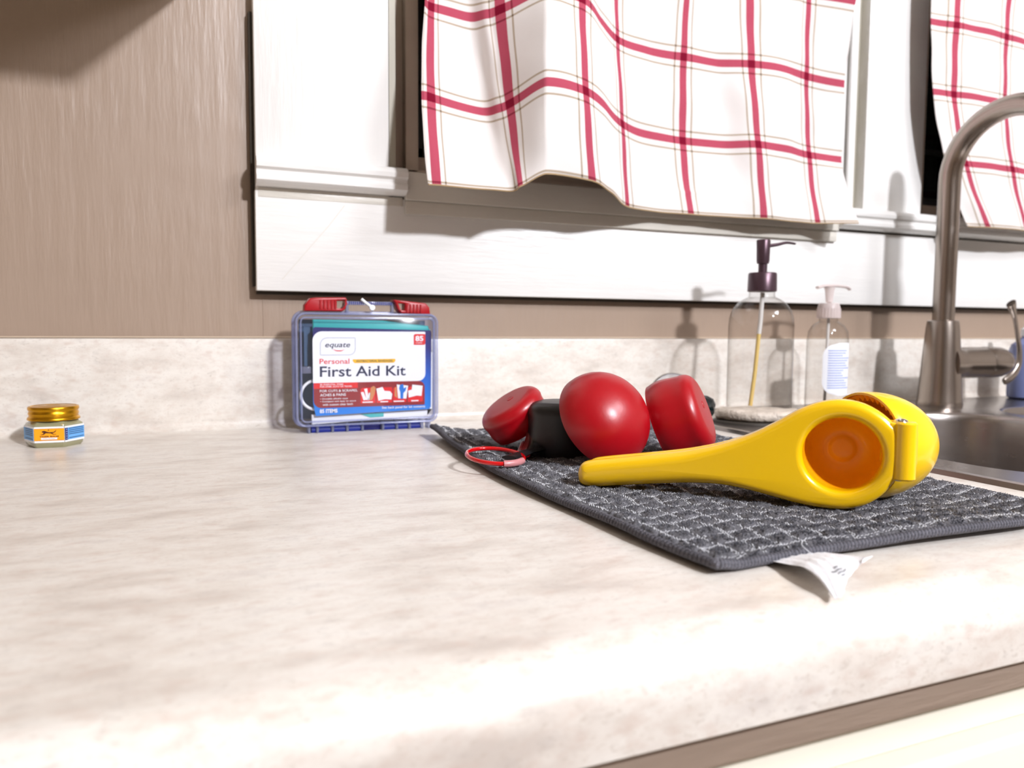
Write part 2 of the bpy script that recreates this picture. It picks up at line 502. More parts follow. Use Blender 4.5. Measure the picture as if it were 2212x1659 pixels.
# sill mouldings (stool nose: left stub and right run)
def moulding(name, x0, x1, prof, mat):
    n = len(prof)
    vs = [(x0, y, z) for y, z in prof] + [(x1, y, z) for y, z in prof]
    fs = [(k, (k + 1) % n, n + (k + 1) % n, n + k) for k in range(n)] + [tuple(range(n)), tuple(range(n, 2 * n))]
    return struct(mesh(name, vs, fs, mat, None, 40))
nose = [(.0, .2975), (-.012, .2975), (-.019, .295), (-.022, .290), (-.021, .285), (-.017, .2825), (-.0165, .2795), (-.019, .276), (-.0185, .2715), (-.014, .2685), (-.008, .2665), (0, .2665)]
moulding('trim_7', .071, .2375, nose, M['white_h'])
moulding('trim_8', .905, 2.10, nose, M['white_h'])
box_s = struct(box('trim_9', .2375, .905, -.010, .0, .262, .2945, M['white_dirty'], None, .0015))
struct(box('trim_10', .238, .905, -.006, .0, .2465, .2618, M['white_dirty'], None, .001))
struct(box('trim_11', .2205, 2.0, .0, WY1 + .12, .268, .2965, M['white_h'], None, .001))
# off-white line under the stub
struct(box('trim_12', .074, .236, -.0008, .001, .2555, .2655, M['white_dirty'], None, .0003))

def window(n, x0, x1, zs, top=1.2):
    y = .045
    bm = bmesh.new()
    t_ = .0345
    addbox(bm, x0, x0 + t_, y - .010, y + .03, zs, top, .001); addbox(bm, x1 - t_, x1, y - .010, y + .03, zs, top, .001)
    addbox(bm, x0 + t_, x1 - t_, y - .010, y + .03, zs, zs + .026, .001); addbox(bm, x0 + t_, x1 - t_, y - .010, y + .03, top - .03, top, .001)
    addbox(bm, x0 + .0175, x0 + t_ - .001, y - .024, y - .010, zs + .004, top, .0012); addbox(bm, x0 + .0175, x1 - .0175, y - .024, y - .010, zs + .001, zs + .008, .0012)
    w_ = struct(frombm('window_%d' % n, bm, M['brown_frame'], None, 30))
    bm = bmesh.new()
    addbox(bm, x0 + t_, x0 + t_ + .012, y, y + .02, zs + .026, top - .03, .001)
    addbox(bm, x1 - t_ - .012, x1 - t_, y, y + .02, zs + .026, top - .03, .001)
    addbox(bm, x0 + t_, x1 - t_, y, y + .02, zs + .026, zs + .040, .001)
    addbox(bm, x0 + t_, x1 - t_, y, y + .02, zs + .115, zs + .122, .001)
    frombm('sash', bm, M['dark_frame'], w_, 30)
    box('pane', x0 + t_, x1 - t_, y + .012, y + .016, zs + .03, top - .03, M['nightglass'], w_)
    # liner of the opening
    bm = bmesh.new()
    addbox(bm, x0 - .0075, x0, .0, WY1 + .10, zs, top); addbox(bm, x1, x1 + .0075, .012, WY1 + .10, zs, top)
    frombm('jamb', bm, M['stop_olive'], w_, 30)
    return w_
w1 = window(1, *W1)
w2 = window(2, W2[0] + .0, W2[1], W2[2])
# stops between the first window and the mullion
struct(box('trim_13', .885, .917, -.003, .016, .297, 1.2, M['white_v'], None, .003))
struct(box('trim_14', .9215, .936, -.006, .016, .297, 1.2, M['white_v'], None, .004, 3))
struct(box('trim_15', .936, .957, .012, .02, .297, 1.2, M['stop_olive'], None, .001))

# ================================================================ WORKTOP
def worktop():
    root = thing('worktop', 'long beige mottled laminate worktop with rounded front edge and low backsplash', 'worktop', (0, -.33, 0))
    prof = [(WY1 - .0005, -.038), (WY1 - .0005, .098), (.0175, .1), (.0025, .1), (.0007, .0993), (0, .0975)]
    R = .010
    for i in range(6):
        a = pi / 2 * i / 5
        prof.append((-R + R * cos(a), R - R * sin(a)))
    back = prof + [(-.080, 0), (-.080, -.038)]
    def ext(pr, x0, x1, segs=1):
        n = len(pr)
        vs = []; fs = []
        for s in range(segs + 1):
            x = x0 + (x1 - x0) * s / segs
            vs += [(x, y, z) for y, z in pr]
        for s in range(segs):
            for k in range(n):
                l = (k + 1) % n
                fs.append((s * n + k, s * n + l, (s + 1) * n + l, (s + 1) * n + k))
        fs += [tuple(range(n)), tuple(range(segs * n, segs * n + n))]
        return vs, fs
    front = []
    Rf = .022
    for i in range(11):
        a = pi / 2 * i / 10
        front.append((-.6490 - Rf * sin(a), -Rf + Rf * cos(a)))
    front += [(-.6706, -.0385), (-.6690, -.040), (-.646, -.040), (-.646, -.038)]
    full = prof + front
    frnt = [(-.560, -.038), (-.560, 0)] + front
    vs, fs = [], []
    for pr, a, b in ((full, WX0 + .002, .58), (back, .58, 1.40), (frnt, .58, 1.40), (full, 1.40, 2.3)):
        v, f = ext(pr, a, b); k = len(vs); vs += v; fs += [tuple(i + k for i in q) for q in f]
    mesh('worktop_slab', vs, fs, M['laminate'], root, 40)
    box('buildup_strip', WX0 + .01, 2.3, -.660, -.6465, -.0590, -.0402, M['strip'], root, .001)  # brown strip along the underside of the front edge
    return root
worktop()

def cabinet_below():
    r = thing('base_cabinet', 'cream painted base cabinet with drawer fronts under the worktop edge', 'cabinet', (.3, -.64, FZ))
    bm = bmesh.new()
    yb = -.640
    addbox(bm, WX0 + .01, 2.3, yb, yb + .02, FZ + .09, -.0410, .001)
    addbox(bm, WX0 + .01, 2.3, -.57, -.56, FZ, FZ + .09)
    addbox(bm, 2.28, 2.3, yb + .02, WY1 - .002, FZ, -.0405)
    frombm('cabinet_body', bm, M['cream'], r, 30)
    for x in (-1.3, -.72, -.14, .62, 1.30):
        d = box('drawer', x + .02, x + (.72 if x == -.14 else .56), yb - .018, yb, -.235, -.0860, M['cream'], r, .004, 3)
        tube('handle', [(x + .22, yb - .018, -.16), (x + .225, yb - .04, -.16), (x + .335, yb - .04, -.16), (x + .34, yb - .018, -.16)], .004, M['steel'], d, 8)
    for x in (-1.3, -.72, -.14, .62, 1.30):
        d = box('door', x + .02, x + (.72 if x == -.14 else .56), yb - .018, yb, -.78, -.25, M['cream'], r, .004, 3)
        lathe('knob', [(0, .024), (.012, .022), (.014, .016), (.006, .008), (.006, 0)], M['steel'], d, frame((x + .06, yb - .018, -.34), (0, -1, 0)), 16)
cabinet_below()

def cabinet_above():
    r = thing('wall_cabinet', 'upper wall cabinet left of the window casting the soft dark shadow', 'cabinet', (-.4, -.13, .5))
    x0, x1, y0, y1, z0, z1 = -1.1, .018, -.28, WY1 - .001, .482, 1.28
    box('cabinet_body', x0, x1, y0 + .02, y1, z0, z1, M['cream'], r, .001)
    for a, b in ((x0, (x0 + x1) / 2 - .002), ((x0 + x1) / 2 + .002, x1)):
        d = box('door', a, b, y0, y0 + .019, z0, z1, M['cream'], r, .002)
        lathe('knob', [(0, .024), (.012, .022), (.014, .016), (.006, .008), (.006, 0)], M['steel'], d, frame(((x0 + x1) / 2 + (.05 if a > x0 else -.05), y0, z0 + .08), (0, -1, 0)), 16)
cabinet_above()
for nm, lb, x, y, rr in (('ceiling_lamp', 'small round ceiling lamp in front of the window', .92, -2.5, .13), ('ceiling_lamp', 'wide round ceiling lamp above and right of the sink', 1.35, -1.55, .36)):  # the wide one is a housing for the added fill light
    r = thing(nm, lb, 'lamp', (x, y, CZ))
    lathe('lamp_base', [(0, 0), (rr, 0), (rr, -.02), (rr * .9, -.05), (0, -.05)], M['ceiling'], r, Matrix.Translation((x, y, CZ)), 32)

# ================================================================ SINK
def sink():
    r = thing('sink', 'stainless steel double bowl sink dropped into the worktop', 'sink', (.98, -.3, 0))
    X0, X1, Y0, Y1 = .548, 1.425, -.588, -.028
    bowls = [(.600, .978, -.547, -.158, .085), (1.016, 1.372, -.547, -.158, .085)]
    out = ccw(rrect(X0, X1, Y0, Y1, .03, 8))
    vs, fs = [], []
    def ring(L, z):
        k = len(vs); vs.extend((p[0], p[1], z) for p in L); return k
    def bridge(a, b, n):
        for k in range(n): fs.append((a + k, a + (k + 1) % n, b + (k + 1) % n, b + k))
    n = len(out)
    a = ring(out, .0); b = ring(inset(out, .0015), .004); c = ring(inset(out, .006), .0048); d = ring(inset(out, .012), .0034)
    bridge(a, b, n); bridge(b, c, n); bridge(c, d, n)
    groups = [[d + k for k in range(n)]]
    for (x0, x1, y0, y1, rr) in bowls:
        L = ccw(rrect(x0, x1, y0, y1, rr, 12)); n = len(L)
        h = ring(inset(L, -.004), .0034)
        groups.append([h + k for k in range(n)][::-1])
        prev = h
        for ins, z in ((-.0015, .0030), (.0005, .0012), (.0018, -.002), (.003, -.008), (.006, -.10), (.009, -.145), (.018, -.168), (.035, -.180), (.06, -.184)):
            q = ring(inset(L, ins), z); bridge(prev, q, n); prev = q
        k = len(vs); vs.append(((x0 + x1) / 2, (y0 + y1) / 2, -.187))
        for i in range(n): fs.append((prev + i, prev + (i + 1) % n, k))
    tri = tessellate_polygon([[Vector(vs[i]) for i in g] for g in groups])
    fl = [i for g in groups for i in g]
    fs.extend(tuple(fl[i] for i in t_) for t_ in tri)
    mesh('basin', vs, fs, M['sinksteel'], r, 40)
    for (x0, x1, y0, y1, rr) in bowls:
        lathe('drain', [(0, .0), (.02, .0), (.03, .001), (.042, .003), (.045, .0)], M['chrome'], r, Matrix.Translation(((x0 + x1) / 2, (y0 + y1) / 2, -.1865)), 24)
sink()

def faucet():
    x, y = 1.020, -.100
    r = thing('faucet', 'brushed nickel gooseneck faucet behind the sink', 'faucet', (x, y, .0034))
    T = Matrix.Translation((x, y, 0))
    lathe('faucet_body', [(0, .0034), (.0305, .0034), (.0310, .006), (.0300, .012), (.0285, .035), (.0265, .06), (.0245, .09), (.0222, .118), (.0208, .1275), (.0195, .1285), (.0160, .1288), (0, .1288)], M['steel'], r, T, 48)
    pts = [(x, y, .128)] + [(x, y, .128 + .2 * i / 8) for i in range(1, 9)]
    R = .086
    for i in range(1, 25):
        a = pi * i / 24 * 1.05
        pts.append((x, y - R + R * cos(a), .328 + R * sin(a)))
    sp = tube('spout', pts, .0147, M['steel'], r, 28)
    e = Vector(pts[-1]); d = (Vector(pts[-1]) - Vector(pts[-2])).normalized()
    lathe('spray_head', [(0, 0), (.0155, 0), (.017, .004), (.0185, .05), (.0165, .062), (0, .062)], M['steel'], r, frame(e, d), 32)
    lathe('aerator', [(0, .062), (.013, .062), (.013, .0635), (0, .0635)], M['black'], sp, frame(e, d), 24)
    # side valve towards the right
    m = frame((x, y, .066), (1, 0, 0), (0, 1, 0))
    lathe('valve_arm', [(0, .0), (.031, .0), (.028, .018), (.0245, .030), (.0232, .04), (.0232, .088), (0, .088)], M['steel'], r, m, 40)
    lathe('valve_cap', [(0, .0885), (.0232, .0885), (.0238, .091), (.0238, .110), (.0228, .124), (.019, .137), (.011, .146), (0, .149)], M['steel'], r, m, 40)
    pts = smoothpts([(x + .140, y, .036), (x + .158, y, .045), (x + .171, y, .062), (x + .170, y - .001, .085), (x + .160, y - .003, .108), (x + .149, y - .006, .130), (x + .138, y - .008, .149), (x + .133, y - .009, .156)], 6)
    tube('lever', pts, lambda s: .0055 + .004 * (1 - s) ** 2 * sin(min(1, s * 5) * pi / 2) - .002 * sin(pi * s) + (.0035 if s > .9 else .0035 * max(0, (s - .75) / .15)), M['steel'], r, 16, False, .6, (0, 1, 0))
faucet()

# ================================================================ CURTAINS
def catmull(tab, t_):
    i = int(min(max(t_, 0), len(tab) - 1 - 1e-9)); f = t_ - i
    p0 = tab[max(i - 1, 0)]; p1 = tab[i]; p2 = tab[i + 1]; p3 = tab[min(i + 2, len(tab) - 1)]
    return .5 * (2 * p1 + (p2 - p0) * f + (2 * p0 - 5 * p1 + 4 * p2 - p3) * f * f + (3 * p1 - p0 - 3 * p2 + p3) * f ** 3)
def curtain(label, cols, us, rowsz, name='curtain', loc=(0, 0, 0), ztop=.72, vs_of=None, lift=None, crease=()):
    root = thing(name, label, 'curtain', loc, 'checked curtains over the windows')
    A = np.array(cols)                                   # columns x rows x (x,y)
    nu, nv = 260, 80
    Z = np.concatenate([np.linspace(ztop, rowsz[0], 24)[:-1], np.linspace(rowsz[0], rowsz[-1] , nv - 23)])
    U = np.linspace(0, len(cols) - 1, nu)
    verts = np.zeros((nu, len(Z), 3)); uvs = np.zeros((nu, len(Z), 2))
    for i, u in enumerate(U):
        P = catmull(A, u)
        if int(u) in crease:
            iu = int(u); P = P * .25 + .75 * (A[iu] + (A[iu + 1] - A[iu]) * (u - iu))
        tu = np.interp(u, range(len(us)), us)
        hl = catmull(np.array(lift), u) if lift is not None else 0
        for j, z in enumerate(Z):
            x = 0; yy = 0
            zz = z
            k = z if z <= rowsz[0] else rowsz[0] + (z - rowsz[0]) * .55
            for a in range(3):                            # quadratic Lagrange through the rows
                L = 1.0
                for b_ in range(3):
                    if a != b_: L *= (k - rowsz[b_]) / (rowsz[a] - rowsz[b_])
                x += L * P[a][0]; yy += L * P[a][1]
            yy = min(yy, -.0135 if z > .3 else -.0245)
            zz = z + hl * min(1, max(0, (.70 - z) / .2))
            yy += .0006 * sin(z * 90 + u * 3) + .0008 * sin(u * 5.1 + z * 20)
            verts[i, j] = (x, min(yy, -.0125), zz)
            uvs[i, j] = (tu, vs_of(z))
    n = len(Z)
    idx = lambda i, j: i * n + j
    fs = [(idx(i, j), idx(i + 1, j), idx(i + 1, j + 1), idx(i, j + 1)) for i in range(nu - 1) for j in range(n - 1)]
    o = mesh('curtain_panel', verts.reshape(-1, 3), fs, M['cloth'], root, 0, uvs.reshape(-1, 2))
    o.data.shade_smooth()
    so = o.modifiers.new('thick', 'SOLIDIFY'); so.thickness = .0007; so.offset = 1
    hem = [Vector(v) for v in verts[::2, -1]]
    tube('hem', hem, .0009, M['hem'], root, 6)
    rodz = ztop + .004
    return root, verts
rows = (.475, .366, .2665)
cols1 = [((.2513, -.0421), (.2404, -.0682), (.2402, -.091)), ((.263, -.0337), (.2545, -.0615), (.2522, -.0907)),
 ((.3081, -.0238), (.3189, -.0345), (.3074, -.0887)), ((.325, -.0399), (.3351, -.0522), (.3377, -.0933)),
 ((.3395, -.0495), (.3455, -.0676), (.3433, -.1026)), ((.3779, -.0899), (.3686, -.1122), (.3696, -.1126)),
 ((.4259, -.0844), (.4227, -.1037), (.4333, -.1004)), ((.4684, -.0556), (.4512, -.0917), (.4672, -.0866)),
 ((.5033, -.0327), (.5004, -.0534), (.5111, -.0512)), ((.5628, -.014), (.5584, -.0218), (.5687, -.0315)),
 ((.6165, -.0135), (.6189, -.0137), (.6229, -.0299)), ((.6721, -.0136), (.6796, -.0181), (.6791, -.0329)),
 ((.7169, -.0291), (.7241, -.0385), (.736, -.0404)), ((.7765, -.0309), (.7789, -.0333), (.7926, -.0367)),
 ((.8228, -.019), (.8346, -.0173), (.8376, -.0368)), ((.8992, -.014), (.9007, -.0141), (.8897, -.062))]
def arcs(cols, vi):
    """texture coordinate: whole numbers at the columns that carry a red stripe"""
    P = [Vector(c[1]) for c in cols]
    s = [0]
    for a, b in zip(P, P[1:]): s.append(s[-1] + (b - a).length)
    out = []
    for k in range(len(P)):
        js = [j for j in range(len(vi) - 1) if vi[j] <= k <= vi[j + 1]]
        if js: j = js[0]; out.append(j + (s[k] - s[vi[j]]) / (s[vi[j + 1]] - s[vi[j]]))
        elif k < vi[0]: out.append(-(s[vi[0]] - s[k]) / .10)
        else: out.append(len(vi) - 1 + (s[k] - s[vi[-1]]) / .10)
    return out
us1 = arcs(cols1, [1, 4, 6, 8, 10, 12, 14])
def vmap(z): return (z - .366) / .109
c1, cv = curtain('large white curtain with red checks hanging over the first window, one deep fold at left', cols1, us1, rows, loc=(.55, -.03, .27), vs_of=vmap, lift=(0, 0, 0, 0, .004, .018, .017, .009, 0, 0, 0, 0, 0, 0, 0, 0), crease=(4, 5))
rows2 = (.472, .370, .2755)
cols2 = []
xs2 = [((1.045, 1.0735, 1.118)), ((1.0864, 1.110, 1.1593)), (1.140, 1.163, 1.205), (1.1996, 1.216, 1.2513), (1.262, 1.275, 1.30), (1.315, 1.325, 1.345), (1.43, 1.44, 1.455), (1.545, 1.555, 1.565), (1.66, 1.668, 1.675), (1.78, 1.78, 1.78), (1.90, 1.90, 1.90)]
for k, xx in enumerate(xs2):
    yy = (-.045, -.05, -.053, -.05, -.045, -.04, -.052, -.04, -.052, -.04, -.05)[k]
    cols2.append(tuple((x, yy - .006 * i) for i, x in enumerate(xx)))
us2 = arcs(cols2, [1, 3, 5, 6, 7, 8, 9, 10])
c2, cv2 = curtain('white curtain with red checks behind the gooseneck faucet at right', cols2, us2, rows2, loc=(1.4, -.05, .27), vs_of=lambda z: (z - .3705) / .103)
r = thing('curtain_rod', 'thin white rod carrying both curtains above the picture', 'rod', (1.0, -.06, .72))
tube('rod', [(.15, -.055, .728), (2.05, -.055, .728)], .004, M['white_v'], r, 10)
for x in (.15, 2.05):
    tube('bracket', [(x, -.055, .728), (x, WY1 if x < .2 else -.0, .728)], .005, M['white_v'], r, 8)

# ================================================================ FIRST AID CASE
K = .000503
def kit():
    yf, yb = -.070, -.034
    r = thing('first_aid_kit', 'clear plastic first aid case with red latches against the backsplash', 'first aid kit', (.18, -.052, 0))
    X = lambda cx: .1024 + (600 + cx / 4.879 - 637) * K
    Z = lambda cy: (932 - (620 + cy / 4.879)) * K
    def m(y): return Matrix(((1, 0, 0, 0), (0, 0, -1, y), (0, 1, 0, 0), (0, 0, 0, 1)))      # local x,y -> world X,Z ; local z -> -Y
    def P(pts): return [(X(a), Z(b)) for a, b in pts]
    def rr(a, b, c, d, rad): return rrect(X(a), X(c), Z(d), Z(b), rad, 6)
    x0, x1, z0, z1 = X(187), X(1690), Z(1448), Z(278)
    # back shell
    out = rrect(x0, x1, z0, z1, .010, 8)
    def shell(name, ya, yb_, mat, closed_y, ins=.0):
        L = ccw(inset(ccw(out), ins)); n = len(L); vs, fs = [], []
        seq = [(0, ya), (0, (ya * .3 + yb_ * .7)), (.0012, yb_ + (.0012 if ya > yb_ else -.0012)), (.0035, yb_)]
        for i_, y in seq:
            for p in inset(L, i_): vs.append((p[0], y, p[1]))
        for s in range(3):
            for k in range(n): fs.append((s * n + k, s * n + (k + 1) % n, (s + 1) * n + (k + 1) % n, (s + 1) * n + k))
        fs.append(tuple(3 * n + k for k in range(n)))
        return mesh(name, vs, fs, mat, r, 40)
    shell('back_shell', -.0525, yb, M['clearrim'], 1)
    shell('front_cover', -.0535, yf + .001, M['clearplastic'], 1, .001)
    for y, i_, rad in ((-.053, -.0008, .0017), (yf + .0015, .0008, .0012), (yf + .0008, .0052, .0010)):
        L = inset(ccw(out), i_)
        tube('rim', [(p[0], y, p[1]) for p in L], rad, M['clearrim'], r, 8, True, 1, (0, 1, 0))
    # dark inner tray and contents
    box('inner_tray', X(255), X(1625), -.0395, -.037, Z(1400), Z(345), M['p_slate'], r)
    plate('cold_pack', P([(372, 345), (1100, 352), (1610, 405), (1625, 470), (372, 470)]), [], .006, .002, M['p_teal'], r, m(-.057), 3)
    plate('teal_packet', P([(1595, 440), (1632, 440), (1632, 800), (1600, 1000)]), [], .003, .001, M['p_teal'], r, m(-.0575), 2)
    plate('white_packet', P([(350, 1335), (1640, 1310), (1655, 700), (1615, 700), (1600, 1395), (1100, 1410), (350, 1440)]), [], .005, .001, M['p_white'], r, m(-.0575), 2)
    poly('teal_sachet', P([(855, 1345), (1105, 1338), (1105, 1380), (960, 1385)]), M['p_teal'], r, m(-.0605), .0004)
    poly('side_card', P([(290, 420), (360, 420), (360, 830), (290, 830)]), M['p_slate'], r, m(-.052), .0004)
    box('divider', X(262), X(355), -.060, -.040, Z(905), Z(835), M['clearrim'], r, .001)
    cc = Vector((X(400), -.0585, Z(1130)))
    tube('tape_roll', [cc + Vector((cos(a) * 155 / 4.879 * K, 0, sin(a) * 152 / 4.879 * K)) for a in [2 * pi * i / 40 for i in range(40)]], .0016, M['p_white'], r, 8, True, 1, (0, 1, 0))
    # card
    y = -.0635
    lc = poly('label_card', P([(360, 1210), (385, 1345), (1605, 1312), (1622, 1290), (1628, 470), (1615, 452), (385, 425), (365, 440)]), M['fade'], r, m(y), .0006)
    y -= .0008
    wp = rrect(X(360), X(1560), Z(1002), Z(468), (.001, .010, 0, .0085), 8)
    poly('label_panel', wp, M['p_white'], lc, m(y), .0002)
    poly('label_panel', rrect(X(366), X(1552), Z(1262), Z(1002), (.0072, 0, .008, .001), 8), M['p_dred'], lc, m(y), .0002)
    y2 = y - .0003
    poly('label_panel', rrect(X(366), X(822), Z(1062), Z(1003), 0, 2), M['p_red'], lc, m(y2), .0001)
    # badge, logo outline
    poly('badge', rrect(X(1430), X(1560), Z(610), Z(493), (.001, .002, .0005, .002), 4), M['p_red'], lc, m(y2), .0001)
    text('badge_text', '85', X(1448), X(1537), Z(570), Z(512), M['p_white'], lc, m(y2 - .0002), bold=.03)
    text('badge_text', 'ITEMS', X(1453), X(1524), Z(597), Z(582), M['p_white'], lc, m(y2 - .0002))
    L = rrect(X(437), X(798), Z(713), Z(535), (.001, .0075, .001, .0065), 8)
    tube('logo_outline', [(p[0], y2, p[1]) for p in L], .00032, M['p_grey'], lc, 5, True, .3, (0, 1, 0))
    text('logo_text', 'equate', X(487), X(745), Z(650), Z(588), M['p_ink'], lc, m(y2), shear=.25, bold=.012)
    poly('logo_swoosh', P([(560, 652), (600, 664), (650, 666), (690, 656), (650, 676), (600, 674)]), M['p_red'], lc, m(y2), .0001)
    text('label_text', 'Personal', X(428), X(735), Z(806), Z(752), M['p_red'], lc, m(y2), bold=.012)
    poly('banner', P([(770, 760), (1225, 758), (1228, 780), (1210, 800), (790, 800), (770, 780)]), M['p_yellow'], lc, m(y2), .0001)
    text('label_text', 'ANTIBACTERIAL BANDAGES', X(805), X(1195), Z(790), Z(768), M['p_ink'], lc, m(y2 - .0002), bold=.01)
    text('label_text', 'First Aid Kit', X(430), X(1340), Z(940), Z(830), M['p_ink'], lc, m(y2), bold=.014)
    for s, a, b, c, d in (('85 ESSENTIAL ITEMS', 430, 670, 1028, 1012), ('FOR HOME, AUTO OR TRAVEL', 430, 762, 1052, 1034), ('FOR CUTS & SCRAPES,', 428, 818, 1102, 1074), ('ACHES & PAINS', 430, 695, 1142, 1114),
                          ('• Durable plastic case', 430, 715, 1180, 1160), ('• Compact and easy to store', 430, 800, 1208, 1188), ('with custom clear latch', 455, 768, 1240, 1218)):
        text('label_text', s, X(a), X(b), Z(c), Z(d), M['p_white'], lc, m(y2 - .0003), bold=.008)
    text('label_text', '85 ITEMS', X(425), X(607), Z(1316), Z(1276), M['p_white'], lc, m(y2), bold=.03)
    text('label_text', 'See back panel for kit contents', X(1078), X(1556), Z(1300), Z(1268), M['p_white'], lc, m(y2), bold=.015)
    # pictures of the contents
    for a, b in ((850, 1010), (1020, 1190), (1200, 1345), (1362, 1530)):
        poly('picture', rrect(X(a), X(b), Z(1228), Z(1062), (.001, .003, 0, .001), 4), M['p_red'], lc, m(y2), .0001)
    y3 = y2 - .0003
    def pic(pts, mt): poly('picture', P(pts), M[mt], lc, m(y3), .0001)
    pic([(852, 1110), (880, 1105), (915, 1190), (880, 1195)], 'p_white'); pic([(888, 1075), (920, 1070), (935, 1190), (915, 1195)], 'p_white')
    pic([(935, 1120), (955, 1115), (945, 1195), (925, 1195)], 'p_white')
    pic([(960, 1060), (990, 1045), (1012, 1065), (1000, 1130), (970, 1195), (942, 1195), (950, 1120)], 'p_skin')
    pic([(1018, 1075), (1085, 1058), (1105, 1100), (1165, 1105), (1190, 1135), (1180, 1195), (1110, 1190), (1040, 1205)], 'p_white')
    pic([(1218, 1070), (1235, 1060), (1245, 1180), (1215, 1160)], 'p_skin')
    pic([(1240, 1035), (1365, 1050), (1345, 1190), (1255, 1185)], 'p_white')
    y3 -= .0002
    pic([(1275, 1040), (1310, 1030), (1318, 1080), (1345, 1060), (1338, 1100), (1312, 1130), (1310, 1190), (1280, 1190), (1278, 1120), (1265, 1080)], 'p_blue')
    pic([(1365, 1105), (1405, 1095), (1412, 1040), (1527, 1055), (1515, 1165), (1460, 1160), (1370, 1180)], 'p_white')
    for a, b in ((870, 980), (1060, 1145), (1205, 1320), (1400, 1480)):
        poly('caption', P([(a, 1210), (b, 1210), (b, 1222), (a, 1222)]), M['p_white'], lc, m(y2 - .0003), .0001)
    # latches
    ml = m(-.058)
    for nm, o, h in (('latch', [(280, 262), (285, 200), (340, 130), (400, 122), (700, 115), (716, 140), (700, 235), (665, 262)], [(610, 152), (690, 150), (700, 180), (668, 228), (612, 228)]),
                     ('latch', [(1203, 128), (1400, 145), (1560, 160), (1605, 205), (1614, 282), (1290, 276), (1250, 232), (1225, 160)], [(1258, 165), (1332, 170), (1330, 238), (1290, 238)])):
        la = plate(nm, P(o), [P(h)], .0165, .0018, M['red'], r, ml, 3)
        sx = 440 if o[0][0] < 1000 else 1350
        for i in range(5):
            a = sx + i * 38
            tube('grip_rib', [(X(a), -.0665, Z(148 if sx < 1000 else 175)), (X(a), -.0665, Z(235 if sx < 1000 else 262))], .0009, M['red'], la, 6)
    # handle
    for cx in (728, 1212):
        box('handle_post', X(cx - 14), X(cx + 14), -.060, -.052, Z(275), Z(150), M['clearrim'], r, .0008)
    hb = box('handle_bar', X(700), X(1225), -.061, -.053, Z(190), Z(152), M['clearrim'], r, .001)
    for i in range(22):
        box('handle_ridge', X(745 + i * 21), X(753 + i * 21), -.0618, -.0606, Z(186), Z(156), M['p_rodblue'], hb)
    tube('zip_tie', [(X(868), -.064, Z(128)), (X(905), -.064, Z(160)), (X(990), -.064, Z(222)), (X(985), -.062, Z(245))], .0016, M['p_white'], r, 8)
    lathe('zip_tie_head', [(0, 0), (.003, 0), (.003, .004), (0, .004)], M['p_white'], r, frame((X(980), -.062, Z(215)), (0, -1, 0)), 12)
    # bottom hinges
    for cx in (315, 400, 555, 708, 868, 1088, 1240, 1380, 1522, 1600):
        box('hinge_post', X(cx - 13), X(cx + 13), -.066, -.052, .0, Z(1430), M['clearrim'], r, .0006)
    for a, b in ((343, 386), (415, 542), (570, 695), (722, 855), (1102, 1227), (1253, 1367), (1394, 1508)):
        tube('hinge_rod', [(X(a), -.059, Z(1495)), (X(b), -.059, Z(1495))], .0042, M['p_rodblue'], r, 14)
    box('hinge_spring', X(880), X(1075), -.060, -.054, Z(1520), Z(1440), M['p_navy'], r, .0005)
kit()

